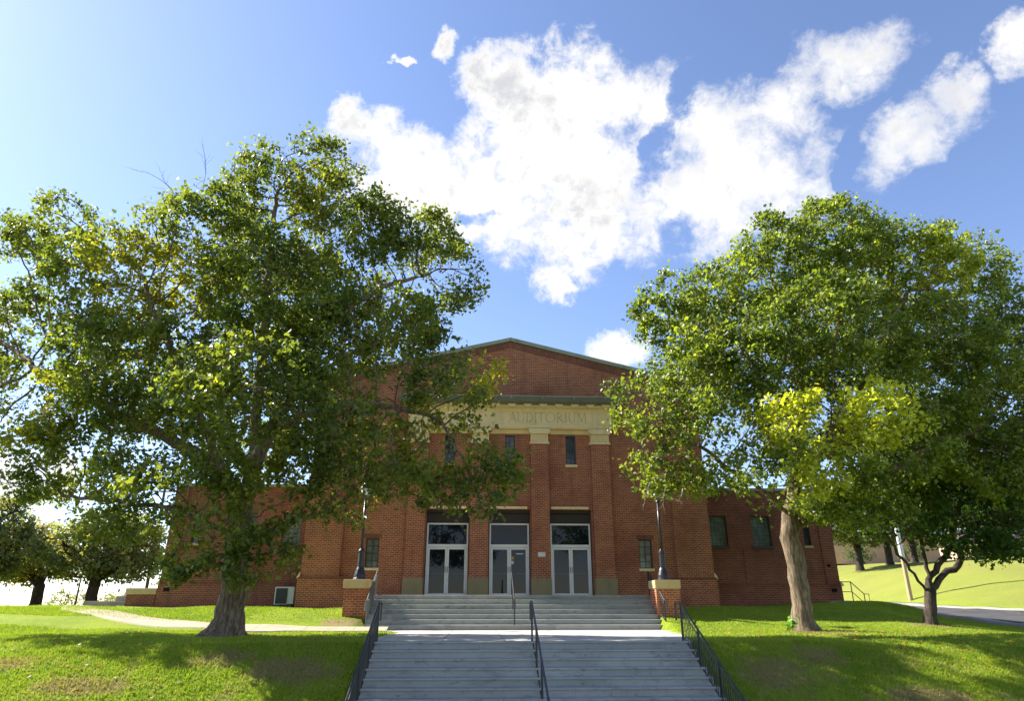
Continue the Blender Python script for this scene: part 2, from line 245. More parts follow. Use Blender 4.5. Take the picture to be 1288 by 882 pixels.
def turf(N):
    P = pos(N); col, c, dry = grass_color(N, P)
    f = N.noise(P, 38, 4, .75)
    col = N.mix(N.ss(f, .46, .68, .0, .4), col, (.07, .11, .012, 1))
    return pbr(N, col, .95, spec=.15, normal=bump(N, N.m('ADD', f, c), .8, .05))
mat('turf', turf)
def blades(N):
    P = pos(N); col, c, dry = grass_color(N, P)
    at = N.n('ShaderNodeAttribute', dict(attribute_name='tone')).outputs['Fac']
    col = N.mix(N.m('MULTIPLY', at, .6), col, (.26, .30, .05, 1))
    b = pbr(N, col, .6, spec=.3); t = N.n('ShaderNodeBsdfTranslucent', Color=N.mix(1.0, col, (1.5, 1.6, .9, 1), 'MULTIPLY'))
    return N.n('ShaderNodeMixShader', i0=.4, i1=b.outputs[0], i2=t.outputs[0]).outputs[0]
mat('grass_blade', blades)
def leafm(gain=(2.0, 1.95, .75, 1), tr=.5, rough=.42):
    def fn(N):
        a = N.n('ShaderNodeAttribute', dict(attribute_name='tone')).outputs['Color']
        b = pbr(N, a, rough, spec=.45)
        t = N.n('ShaderNodeBsdfTranslucent', Color=N.mix(1.0, a, gain, 'MULTIPLY'))
        return N.n('ShaderNodeMixShader', i0=tr, i1=b.outputs[0], i2=t.outputs[0]).outputs[0]
    return fn
mat('leaf', leafm())
def barkm(c, c2):
    def fn(N):
        P = pos(N); Q = N.scalev(P, (9, 9, 1.3)); r = N.noise(Q, 1.4, 6, .7, .4); f = N.noise(P, 30, 4, .7); g = N.noise(P, 1.1, 3)
        col = N.mix(N.ss(r, .4, .62), c2, c); col = N.mix(N.ss(f, .5, .75, 0, .4), col, (c[0]*1.25, c[1]*1.25, c[2]*1.2, 1))
        col = N.mix(N.ss(g, .5, .75, 0, .35), col, c2)
        return pbr(N, col, .93, spec=.15, normal=bump(N, N.m('ADD', r, N.m('MULTIPLY', f, .25)), 1.0, .05))
    return fn
mat('bark', barkm((.26, .195, .13, 1), (.10, .072, .048, 1)))
mat('bark_dark', barkm((.09, .07, .055, 1), (.035, .028, .022, 1)))
def paint(c, rough=.4, metal=0.0, spec=.5, var=.25):
    def fn(N):
        P = pos(N); n = N.noise(P, 3.0, 5, .7)
        return pbr(N, N.mix(N.ss(n, .4, .75, 0, var), c, (c[0]*.55, c[1]*.52, c[2]*.5, 1)), rough, metal, spec, normal=bump(N, N.noise(P, 25, 3), .06, .003))
    return fn
mat('black_iron', paint((.018, .019, .022, 1), .38)); mat('grey_iron', paint((.16, .17, .16, 1), .4, .3)); mat('white_frame', paint((.86, .83, .80, 1), .4, var=.1))
mat('brown_panel', paint((.038, .022, .018, 1), .6)); mat('window_frame', paint((.05, .045, .04, 1), .5)); mat('lamp_white', paint((.75, .74, .7, 1), .35))
mat('metal_green', paint((.07, .09, .02, 1), .45)); mat('ac_white', paint((.62, .64, .62, 1), .45, var=.3)); mat('ac_grille', paint((.03, .032, .036, 1), .5))
mat('void', paint((.012, .01, .009, 1), .9, spec=.1)); mat('roof_membrane', paint((.16, .155, .15, 1), .9, spec=.2)); mat('plaque', paint((.66, .64, .6, 1), .5)); mat('red_paint', paint((.5, .04, .03, 1), .45))
mat('yellow_tag', paint((.6, .33, .05, 1), .5)); mat('pole_metal', paint((.55, .55, .53, 1), .5)); mat('pole_tan', paint((.42, .31, .17, 1), .7)); mat('pole_wood', paint((.09, .07, .06, 1), .9, spec=.1)); mat('brass', paint((.3, .25, .15, 1), .35, .8))
mat('pink_stucco', stone((.74, .47, .36, 1), .2)); mat('shingle', paint((.11, .09, .085, 1), .9, spec=.15))
def glass(tint, rough=.02, sp=.5):
    def fn(N):
        P = pos(N); n = N.noise(P, .8, 2)
        return pbr(N, tint, rough, 0, sp, normal=bump(N, n, .05, .02))
    return fn
mat('door_glass', glass((.008, .010, .013, 1), sp=.28)); mat('dark_glass', glass((.03, .036, .055, 1), .08))
def gblock(N):
    uv, P, z = walluv(N)
    s = N.n('ShaderNodeSeparateXYZ', Vector=uv)
    def ln(v, st):
        return N.ss(N.m('ABSOLUTE', N.m('SUBTRACT', N.m('FRACT', N.m('DIVIDE', v, st)), .5)), .47, .43)
    k = N.m('MULTIPLY', ln(s.outputs[0], .195), ln(s.outputs[1], .195))
    n = N.noise(P, 2.4, 3)
    c = N.mix(N.ss(n, .35, .7), (.16, .19, .155, 1), (.075, .095, .08, 1))
    return pbr(N, N.mix(k, (.05, .055, .048, 1), c), .22, 0, .5, normal=bump(N, N.m('ADD', k, N.noise(P, 9, 2)), .5, .02))
mat('glass_block', gblock)
def pane(N):
    P = pos(N); n = N.noise(P, 1.5, 3)
    return pbr(N, N.mix(N.ss(n, .4, .6), (.20, .21, .18, 1), (.12, .13, .115, 1)), .12, 0, .5)
mat('curtain_pane', pane)

# ------------------------------------------------------------ mesh helpers
class MB:
    def __init__(s): s.v = []; s.f = []
    def box(s, x0, x1, y0, y1, z0, z1):
        b = len(s.v); s.v += [(x0,y0,z0),(x1,y0,z0),(x1,y1,z0),(x0,y1,z0),(x0,y0,z1),(x1,y0,z1),(x1,y1,z1),(x0,y1,z1)]
        s.f += [tuple(b+i for i in q) for q in ((0,3,2,1),(4,5,6,7),(0,1,5,4),(1,2,6,5),(2,3,7,6),(3,0,4,7))]; return s
    def quad(s, a, b, c, d): n = len(s.v); s.v += [a, b, c, d]; s.f.append((n, n+1, n+2, n+3)); return s
    def prism(s, poly, axis, a, b):
        """poly = 2-D outline, extruded from a to b along axis (x or y or z)"""
        def P(p, t): return {'x': (t, p[0], p[1]), 'y': (p[0], t, p[1]), 'z': (p[0], p[1], t)}[axis]
        n = len(s.v); k = len(poly); s.v += [P(p, a) for p in poly] + [P(p, b) for p in poly]
        s.f.append(tuple(n+i for i in range(k))); s.f.append(tuple(n+k+i for i in reversed(range(k))))
        for i in range(k): j = (i+1) % k; s.f.append((n+i, n+k+i, n+k+j, n+j))
        return s
    def tube(s, pts, r, n=8, cap=True):
        P = [mathutils.Vector(p) for p in pts]; rs = r if isinstance(r, (list, tuple)) else [r]*len(P)
        b0 = len(s.v); up = mathutils.Vector((.31, .17, .93))
        for i, p in enumerate(P):
            t = (P[min(i+1, len(P)-1)] - P[max(i-1, 0)]).normalized()
            a = t.cross(up);  a = a.normalized() if a.length > .05 else t.cross(mathutils.Vector((1, 0, 0))).normalized()
            c = t.cross(a)
            for k in range(n):
                w = 2*pi*k/n; q = p + (a*cos(w) + c*sin(w))*rs[i]; s.v.append(tuple(q))
            if i:
                for k in range(n):
                    j = (k+1) % n; A = b0+(i-1)*n; B = b0+i*n; s.f.append((A+k, A+j, B+j, B+k))
        if cap: s.f.append(tuple(b0+k for k in reversed(range(n)))); s.f.append(tuple(b0+(len(P)-1)*n+k for k in range(n)))
        return s
    def lathe(s, cx, cy, prof, n=16):
        b0 = len(s.v)
        for i, (r, z) in enumerate(prof):
            for k in range(n): w = 2*pi*k/n; s.v.append((cx + r*cos(w), cy + r*sin(w), z))
            if i:
                for k in range(n):
                    j = (k+1) % n; A = b0+(i-1)*n; B = b0+i*n; s.f.append((A+k, A+j, B+j, B+k))
        s.f.append(tuple(b0+k for k in reversed(range(n)))); s.f.append(tuple(b0+(len(prof)-1)*n+k for k in range(n)))
        return s
    def build(s, name, m, parent=None, bevel=0.0, smooth=False):
        me = bpy.data.meshes.new(name); me.from_pydata(s.v, [], s.f); me.update()
        bm = bmesh.new(); bm.from_mesh(me); bmesh.ops.recalc_face_normals(bm, faces=bm.faces)
        if bevel: bmesh.ops.bevel(bm, geom=[e for e in bm.edges if len(e.link_faces) == 2 and e.calc_face_angle(0) > .5], offset=bevel, segments=2, affect='EDGES', profile=.5)
        bm.to_mesh(me); bm.free()
        if smooth: me.polygons.foreach_set('use_smooth', [True]*len(me.polygons))
        me.materials.append(M[m]); o = bpy.data.objects.new(name, me); C.objects.link(o)
        if parent: o.parent = parent; o.matrix_parent_inverse = pinv(parent)
        return o
def pinv(p):
    return mathutils.Matrix.Translation(p.location).inverted() if p.type == 'EMPTY' else mathutils.Matrix.Identity(4)
def tag(o, label=None, cat=None, group=None, kind=None):
    if label: o['label'] = label
    if cat: o['category'] = cat
    if group: o['group'] = group
    if kind: o['kind'] = kind
    return o
def empty(name, loc, label, cat, group=None):
    o = bpy.data.objects.new(name, None); o.location = loc; C.objects.link(o); return tag(o, label, cat, group)
def np_mesh(name, co, faces, m, parent=None, attr=None, smooth=False):
    """co (n,3), faces (k,q) same-size polygons, attr (n,4)"""
    me = bpy.data.meshes.new(name); q = faces.shape[1]
    me.vertices.add(len(co)); me.vertices.foreach_set('co', co.astype(np.float32).ravel())
    me.loops.add(faces.size); me.loops.foreach_set('vertex_index', faces.astype(np.int32).ravel())
    me.polygons.add(len(faces)); me.polygons.foreach_set('loop_start', (np.arange(len(faces))*q).astype(np.int32))
    me.polygons.foreach_set('loop_total', np.full(len(faces), q, np.int32))
    if smooth: me.polygons.foreach_set('use_smooth', np.ones(len(faces), bool))
    me.update(calc_edges=True)
    if attr is not None:
        a = me.attributes.new('tone', 'FLOAT_COLOR', 'POINT'); a.data.foreach_set('color', attr.astype(np.float32).ravel())
    me.materials.append(M[m]); o = bpy.data.objects.new(name, me); C.objects.link(o)
    if parent:
        o.parent = parent; o.matrix_parent_inverse = pinv(parent)
    return o

# ------------------------------------------------------------ ground
def interp(y, pts): return np.interp(y, [p[0] for p in pts], [p[1] for p in pts])
PROF = [(-60, -1.93), (8, -1.9), (11.4, -1.9), (11.6, -1.78), (13.35, -1.78), (17.2, -.04), (19, -.02), (24.2, .02), (26.3, .50), (29.5, .70), (33.5, .78), (58, .72), (75, .1), (110, -1.5), (400, -4), (4000, -6)]
RPROF = [(-60, -1.93), (8, -1.9), (11.6, -1.78), (13.35, -1.7), (17.5, -.62), (22, -.42), (28, -.13), (38, .55), (48, .80), (60, .95), (120, 1.2), (4000, 1.2)]
def sstep(x, a, b): t = np.clip((x-a)/(b-a), 0, 1); return t*t*(3-2*t)
def height(X, Y):
    X = np.asarray(X, float); Y = np.asarray(Y, float)
    base = interp(Y, PROF)
    soft = sum(interp(Y+d, PROF) for d in np.linspace(-1.6, 1.6, 9))/9
    k = np.maximum(sstep(X, -4.5, -9), sstep(X, 8, 13)) * sstep(Y, 13.4, 15)
    h = base*(1-k) + soft*k
    h = np.where(X > 9, h + .20*sstep(X, 12, 17)*sstep(Y, 28, 32), h)
    r = interp(Y, RPROF); kr = sstep(X, 15.5, 21.5)*(1-.0*Y)
    kr = np.where((Y > 30), sstep(X, 18.3, 22.0), kr)
    h = h*(1-kr) + r*kr
    dx = np.maximum(X-30.6, 0); hill = 4.6*(1-np.exp(-dx/9.0))*sstep(Y, 30, 58) + .03*np.maximum(Y-60, 0)*sstep(X, 30, 40)
    h = h + np.minimum(hill, 9)
    bump_ = .035*np.sin(X*.9+1.3)*np.cos(Y*.7) + .02*np.sin(X*2.3+Y*1.7)
    h = h + bump_*sstep(np.abs(X-1.3), 5.5, 7.5)*sstep(Y, 13.5, 15)
    return h
def hz(x, y): return float(height(x, y))
def inside_landing(X, Y, m=0.0):
    L = np.where(Y < 23.3, -2.5, -4.05); Rr = np.where(Y < 25.4, 5.2+np.clip(Y-17.2, 0, 7)*.236, 6.95)
    return (X > L-m) & (X < Rr+m) & (Y > 17.1)
def ground():
    def ax(lo, hi, st, ends):
        a = list(np.arange(lo, hi+st/2, st)); 
        l = [e for e in ends if e < lo-.1]; r = [e for e in ends if e > hi+.1]
        return np.array(l + a + r)
    ends = [-3000, -1200, -600, -300, -180, -120, -90, -70, -58, -48, -42, -38, -35, 44, 48, 53, 58, 64, 72, 82, 95, 120, 180, 300, 600, 1200, 3000]
    xs = ax(-32, 40, .4, ends); ys = ax(10.0, 46, .3, [-3000, -600, -200, -80, -40, -20, -5, 0, 5, 8, 9, 48, 50, 52, 54, 56, 58, 60, 63, 66, 70, 75, 80, 88, 100, 120, 150, 200, 300, 600, 1200, 3000])
    X, Y = np.meshgrid(xs, ys); Z = height(X, Y)
    st = (np.abs(X-1.37) < 3.9) & (Y > 13.0) & (Y < 17.4); Z = np.where(st, Z-.45, Z)
    st = inside_landing(X, Y, -.35) & (Y > 16.9) & (Y < 31.5); Z = np.where(st, np.minimum(Z, 0)-.25, Z)
    st = (np.abs(X-1.6) < 15.5) & (Y > 34); Z = np.where(st, Z-.3, Z)
    nx, ny = len(xs), len(ys); idx = np.arange(nx*ny).reshape(ny, nx)
    F = np.stack([idx[:-1, :-1], idx[:-1, 1:], idx[1:, 1:], idx[1:, :-1]], -1).reshape(-1, 4)
    tag(np_mesh('ground', np.stack([X, Y, Z], -1).reshape(-1, 3), F, 'turf', smooth=True), kind='structure')
ground()
def ribbon(name, pts, wid, m, lift=.02, thick=.12, sub=6, step=.6, zf=None):
    P = [mathutils.Vector((p[0], p[1], 0)) for p in pts]; out = []
    for a, b in zip(P[:-1], P[1:]):
        k = max(1, int((b-a).length/step)); out += [a.lerp(b, i/k) for i in range(k)]
    out.append(P[-1]); w = wid if isinstance(wid, (list, tuple)) else None
    sm = out
    for _ in range(6): sm = [sm[0]] + [(sm[i-1]+sm[i]*2+sm[i+1])/4 for i in range(1, len(sm)-1)] + [sm[-1]]
    co = []; n = len(sm)
    for i, p in enumerate(sm):
        t = (sm[min(i+1, n-1)]-sm[max(i-1, 0)]).normalized(); s = mathutils.Vector((t.y, -t.x, 0))
        W = wid if w is None else float(np.interp(i/(n-1), np.linspace(0, 1, len(w)), w))
        for j in range(sub+1):
            q = p + s*W*(j/sub-.5); co.append((q.x, q.y, hz(q.x, q.y)+lift))
        for j in (0, sub): q = p + s*W*(j/sub-.5); co.append((q.x, q.y, hz(q.x, q.y)+lift-thick))
    k = sub+3; F = []
    for i in range(n-1):
        A, B = i*k, (i+1)*k
        for j in range(sub): F.append((A+j, A+j+1, B+j+1, B+j))
        F.append((A+k-2, A, B, B+k-2)); F.append((A+sub, A+k-1, B+k-1, B+sub))
    return tag(np_mesh(name, np.array(co), np.array(F), m), kind='structure')
ribbon('path', [(-2.9, 24.0), (-6, 24.05), (-9.0, 24.35), (-12.1, 25.8), (-15.4, 28.6), (-17.2, 32), (-17.6, 38), (-17.8, 60)], 1.15, 'path_concrete', .03)
ribbon('side_path', [(-14.2, 30.0), (-13.7, 31.0), (-13.6, 32.0)], .8, 'path_concrete', .032)
ribbon('road', [(27.6, 12.2), (26.6, 20), (26.3, 28), (26.9, 38), (27.4, 50), (27.6, 70), (26, 100)], 6.4, 'asphalt', .03, step=1.2)
ribbon('kerb', [(24.25, 12.2), (23.25, 20), (22.95, 28), (23.55, 38), (24.05, 50), (24.25, 70), (22.7, 100)], .42, 'kerb_concrete', .13, .3, sub=2)
ribbon('kerb', [(30.95, 12.2), (29.95, 20), (29.65, 28), (30.25, 38), (30.75, 50), (30.95, 70), (29.3, 100)], .42, 'kerb_concrete', .13, .3, sub=2)
mb = MB()
for i in range(-14, 16): mb.box(i*3.0+.01, i*3.0+2.99, 11.75, 13.35, -1.9, -1.745)
tag(mb.build('pavement', 'kerb_concrete', bevel=.01), kind='structure')
tag(MB().box(-60, 60, 11.55, 11.73, -2.1, -1.75).build('kerb', 'kerb_concrete', bevel=.02), kind='structure')
tag(MB().box(-300, 300, -3.2, 11.54, -2.2, -1.885).build('street', 'asphalt'), kind='structure')
mb = MB().prism([(-2.46, 17.2), (5.2, 17.2), (6.85, 24.2), (6.95, 25.35), (-4.05, 25.35), (-4.0, 23.45), (-2.7, 23.3)], 'z', -.35, 0.0)
tag(mb.build('landing', 'landing_concrete', bevel=.012), kind='structure')

# grass blades (uncountable)
def grass():
    rng = np.random.default_rng(5); out = []
    def region(n, x0, x1, y0, y1, hgt):
        x = rng.uniform(x0, x1, n); y = rng.uniform(y0, y1, n)
        k = ~((np.abs(x-1.37) < 3.95) & (y < 17.3)) & ~inside_landing(x, y, .03) & ~((np.abs(x-1.45) < 5.4) & (y > 25.3)) & ~((x < -2) & (np.abs(y-24.2-.05*np.maximum(-x-7, 0)**1.6) < .95))
        return x[k], y[k], rng.uniform(.5, 1.3, k.sum())*hgt
    R = [region(170000, -13, 18, 13.6, 17.5, .06), region(90000, -17, 21, 17.5, 24.5, .05), region(60000, -16, 19, 24.5, 32, .05), region(60000, -42, -16, 30, 60, .07), region(150000, -26, -15, 15, 31, .055), region(60000, -17, -8, 17, 31, .055), region(40000, 17, 23, 15, 34, .05)]
    x = np.concatenate([r[0] for r in R]); y = np.concatenate([r[1] for r in R]); h = np.concatenate([r[2] for r in R])
    z = height(x, y); n = len(x); a = rng.uniform(0, 2*pi, n); w = rng.uniform(.006, .014, n)*1.3
    lean = rng.normal(0, .5, (n, 2))*h[:, None]
    b0 = np.stack([x-np.cos(a)*w, y-np.sin(a)*w, z-.01], -1); b1 = np.stack([x+np.cos(a)*w, y+np.sin(a)*w, z-.01], -1)
    tp = np.stack([x+lean[:, 0], y+lean[:, 1], z+h], -1)
    co = np.stack([b0, b1, tp], 1).reshape(-1, 3); F = np.arange(3*n).reshape(-1, 3)
    t = rng.uniform(0, 1, n)**2; at_ = np.repeat(np.stack([t, t, t, np.ones(n)], -1), 3, axis=0)
    tag(np_mesh('grass', co, F, 'grass_blade', attr=at_), 'short mown green grass blades on the lawn and slope', 'grass', kind='stuff')
grass()

# ------------------------------------------------------------ the auditorium
CX = 1.58; GZ = .2; PZ = 1.19          # axis of the building, foot of the walls, porch level
def wall_front(mb, x0, x1, z0, z1, Y, holes, depth=.35):
    """a wall face looking towards -Y with rectangular openings and their reveals"""
    xs = sorted({x0, x1, *[v for h in holes for v in h[:2]]}); zs = sorted({z0, z1, *[v for h in holes for v in h[2:4]]})
    for a, b in zip(xs[:-1], xs[1:]):
        for c, d in zip(zs[:-1], zs[1:]):
            mx, mz = (a+b)/2, (c+d)/2
            if any(h[0] < mx < h[1] and h[2] < mz < h[3] for h in holes): continue
            mb.quad((a, Y, c), (b, Y, c), (b, Y, d), (a, Y, d))
    for a, b, c, d in [h[:4] for h in holes]:
        e = Y+depth
        mb.quad((a, Y, c), (a, Y, d), (a, e, d), (a, e, c)); mb.quad((b, Y, c), (b, e, c), (b, e, d), (b, Y, d))
        mb.quad((a, Y, d), (b, Y, d), (b, e, d), (a, e, d)); mb.quad((a, Y, c), (a, e, c), (b, e, c), (b, Y, c))
bld = empty('auditorium_building', (CX, 45, .7), 'wide red brick auditorium with stone frieze and low gable at the top of the steps', 'building')
DOORS = [(-3.87, -1.90), (-.98, .92), (1.85, 3.79)]           # relative to the axis
WF = 31.62
holes = [(CX+a, CX+b, PZ, 5.0) for a, b in DOORS]
holes += [(CX+c-.24, CX+c+.24, 7.13, 8.56) for c in (-2.9, -.02, 2.92)]
holes += [(CX+s*6.24-.3, CX+s*6.24+.3, 2.40, 3.68) for s in (-1, 1)]
EV, PK = 11.25, 13.42
mb = MB(); wall_front(mb, CX-9.0, CX+9.0, GZ, 10.0, WF, holes, .5)
mb.quad((CX-9, WF, 10.0), (CX+9, WF, 10.0), (CX+9, WF, EV), (CX-9, WF, EV)); n = len(mb.v)
mb.v += [(CX-9, WF, EV), (CX+9, WF, EV), (CX, WF, PK)]; mb.f.append((n, n+1, n+2))
for s in (-1, 1): mb.quad((CX+s*9, WF, GZ), (CX+s*9, 66, GZ), (CX+s*9, 66, EV), (CX+s*9, WF, EV))
mb.quad((CX-9, 66, GZ), (CX+9, 66, GZ), (CX+9, 66, EV), (CX-9, 66, EV)); n = len(mb.v); mb.v += [(CX-9, 66, EV), (CX+9, 66, EV), (CX, 66, PK)]; mb.f.append((n, n+1, n+2))
mb.build('wall', 'brick', bld)
# darker upper gable field set back above the cornice is the same wall; the raking coping runs over it
for s in (-1, 1):
    P = [(CX+s*9.35, EV-.06), (CX, PK+.02), (CX, PK+.22), (CX+s*9.35, EV+.14)]
    MB().prism(P, 'y', WF-.10, WF+.34).build('coping', 'coping_stone', bld, bevel=.015)
    P = [(CX+s*9.02, EV-.42), (CX+s*.02, PK-.32), (CX+s*.02, PK-.02), (CX+s*9.02, EV-.10)]
    MB().prism(P, 'y', WF-.035, WF+.02).build('brick_course', 'brick_soldier', bld)
    P = [(CX+s*9.3, EV-.05), (CX, PK-.02), (CX, PK+.05), (CX+s*9.3, EV+.02)]
    MB().prism(P, 'y', WF+.36, 66.3).build('roof', 'roof_membrane', bld)
# corner piers with a stone weathering where they thicken below
for s in (-1, 1):
    a, b = sorted((CX+s*7.6, CX+s*9.28)); mb = MB().box(a, b, WF-.17, WF+1.9, GZ, 10.9)
    mb.build('corner_pier', 'brick', bld)
    a, b = sorted((CX+s*7.0, CX+s*9.38)); MB().box(a, b, WF-.24, WF+2.0, GZ-.1, 1.93).build('plinth', 'brick', bld)
    a, b = sorted((CX+s*7.0, CX+s*9.385)); MB().box(a, b, WF-.262, WF-.16, 1.93, 2.02).build('brick_course', 'brick_soldier', bld)
    MB().prism([(CX+s*9.28, 2.03), (CX+s*9.40, 1.93), (CX+s*9.40, 1.99), (CX+s*9.28, 2.22)], 'y', WF-.27, WF+.5).build('weathering_stone', 'limestone', bld)
# pilasters
for a, b in [(-4.75, -3.92), (-1.86, -1.04), (.97, 1.80), (3.86, 4.75)]:
    a += CX; b += CX; Yp = WF-.27
    p = MB().box(a, b, Yp, WF+.45 if b < CX-3.8 or a > CX+3.8 else WF+.45, PZ-.1, 8.08).build('pilaster', 'brick', bld)
    MB().box(a-.045, b+.045, Yp-.06, WF+.12, PZ-.05, 1.98).build('base_stone', 'base_stone', p, bevel=.03)
    mb = MB().box(a-.05, b+.05, Yp-.05, WF+.05, 8.082, 8.18).box(a+.0, b-.0, Yp-.03, WF+.05, 8.182, 8.56)
    mb.prism([(a-.0, 8.56), (b+.0, 8.56), (b+.10, 8.64), (b+.10, 8.80), (a-.10, 8.80), (a-.10, 8.64)], 'y', Yp-.13, WF+.05)
    w = (b-a)/13
    for i in range(13): mb.box(a+i*w+.012, a+(i+1)*w-.012, Yp-.05, Yp-.0, 8.2, 8.54)
    mb.build('capital', 'limestone', p)
# architrave, frieze, modillions, cornice
x0, x1 = CX-4.93, CX+4.93
fr = MB().box(x0, x1, WF-.30, WF+.05, 8.98, 9.84).box(x0-.03, x1+.03, WF-.36, WF+.05, 8.86, 8.98).box(x0, x1, WF-.33, WF+.05, 8.805, 8.86).build('frieze', 'limestone', bld, bevel=.008)
MB().box(CX-3.9, CX+3.9, WF-.12, WF+.04, 8.60, 8.80).build('architrave', 'limestone', bld, bevel=.01)
mb = MB()
for x in (CX-.72, CX+3.98, CX-3.98): MB().box(x-.008, x+.008, WF-.304, WF-.2, 9.0, 9.83).build('frieze_joint', 'inscription', fr)
for i in range(13):
    x = CX+.04+(i-6)*.765; y0 = WF-.62
    MB().prism([(x-.19, 9.97), (x-.19, 9.90), (x-.12, 9.845), (x+.12, 9.845), (x+.19, 9.90), (x+.19, 9.97)], 'y', y0, WF-.2).build('modillion', 'limestone', fr)
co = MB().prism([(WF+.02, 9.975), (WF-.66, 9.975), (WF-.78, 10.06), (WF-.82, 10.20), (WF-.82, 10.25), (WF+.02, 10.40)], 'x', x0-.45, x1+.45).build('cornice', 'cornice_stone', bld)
MB().box(x0-.46, x1+.46, WF-.835, WF-.3, 10.262, 10.315).build('cornice_fillet', 'coping_stone', co)
MB().box(x0-.2, x1+.2, WF-.45, WF+.02, 9.842, 9.972).build('bed_mould', 'limestone', bld)
for i in range(7): x = CX-4.6+i*1.53; MB().box(x-.01, x+.01, WF-.828, WF-.2, 10.19, 10.33).build('seam', 'limestone', co)
# AUDITORIUM in raised roman capitals, coloured darker for the shade and dirt of carved grooves (strokes with thick and thin stems and serifs)
def letters():
    mb = MB(); Y = WF-.307; h = .50; z0 = 9.13
    def st(x, p, q, w):
        (a, b), (c, d) = p, q; L = math.hypot(c-a, d-b) or 1; nx, nz = -(d-b)/L*w/2, (c-a)/L*w/2
        mb.prism([(x+a+nx, z0+b+nz), (x+c+nx, z0+d+nz), (x+c-nx, z0+d-nz), (x+a-nx, z0+b-nz)], 'y', Y-.0, Y+.03)
    T, t = .052, .026
    def serif(x, a, b, w=.10): st(x, (a-w/2, b), (a+w/2, b), .018)
    def arc(x, cx, cz, rx, rz, a0, a1, n=12):
        for i in range(n):
            u, v = radians(a0+(a1-a0)*i/n), radians(a0+(a1-a0)*(i+1)/n)
            st(x, (cx+rx*cos(u), cz+rz*sin(u)), (cx+rx*cos(v), cz+rz*sin(v)), t+(T-t)*abs(cos((u+v)/2)))
    def A(x): st(x, (.03, 0), (.19, h), t); st(x, (.19, h), (.36, 0), T); st(x, (.09, .17), (.29, .17), t); serif(x, .03, .01); serif(x, .36, .01)
    def U(x): st(x, (.07, .16), (.07, h), T); st(x, (.33, .16), (.33, h), t); arc(x, .20, .16, .13, .155, 180, 360); serif(x, .07, h-.01); serif(x, .33, h-.01)
    def D_(x): st(x, (.07, 0), (.07, h), T); arc(x, .10, h/2, .25, h/2-.015, -90, 90); serif(x, .05, .01, .09); serif(x, .05, h-.01, .09)
    def I(x): st(x, (.06, 0), (.06, h), T); serif(x, .06, .01, .12); serif(x, .06, h-.01, .12)
    def Tt(x): st(x, (.17, 0), (.17, h), T); st(x, (0, h-.015), (.34, h-.015), t); serif(x, .17, .01, .12); st(x, (.005, h-.07), (.005, h), t); st(x, (.335, h-.07), (.335, h), t)
    def O(x): arc(x, .24, h/2, .22, h/2-.01, 0, 360, 24)
    def R_(x): st(x, (.07, 0), (.07, h), T); arc(x, .10, h*.74, .17, h*.25, -90, 90); st(x, (.13, h*.5), (.36, 0), T); serif(x, .07, .01, .11); serif(x, .04, h-.01, .08); serif(x, .37, .01, .08)
    def Mm(x): st(x, (.05, 0), (.08, h), t); st(x, (.08, h), (.24, .06), T); st(x, (.24, .06), (.40, h), t); st(x, (.40, h), (.44, 0), T); serif(x, .05, .01); serif(x, .44, .01)
    x = CX-.10; widths = [(A, .40), (U, .44), (D_, .43), (I, .17), (Tt, .38), (O, .52), (R_, .42), (I, .17), (U, .44), (Mm, .5)]
    for fn, w in widths: fn(x); x += w*.985
    mb.build('inscription', 'inscription', fr)
letters()
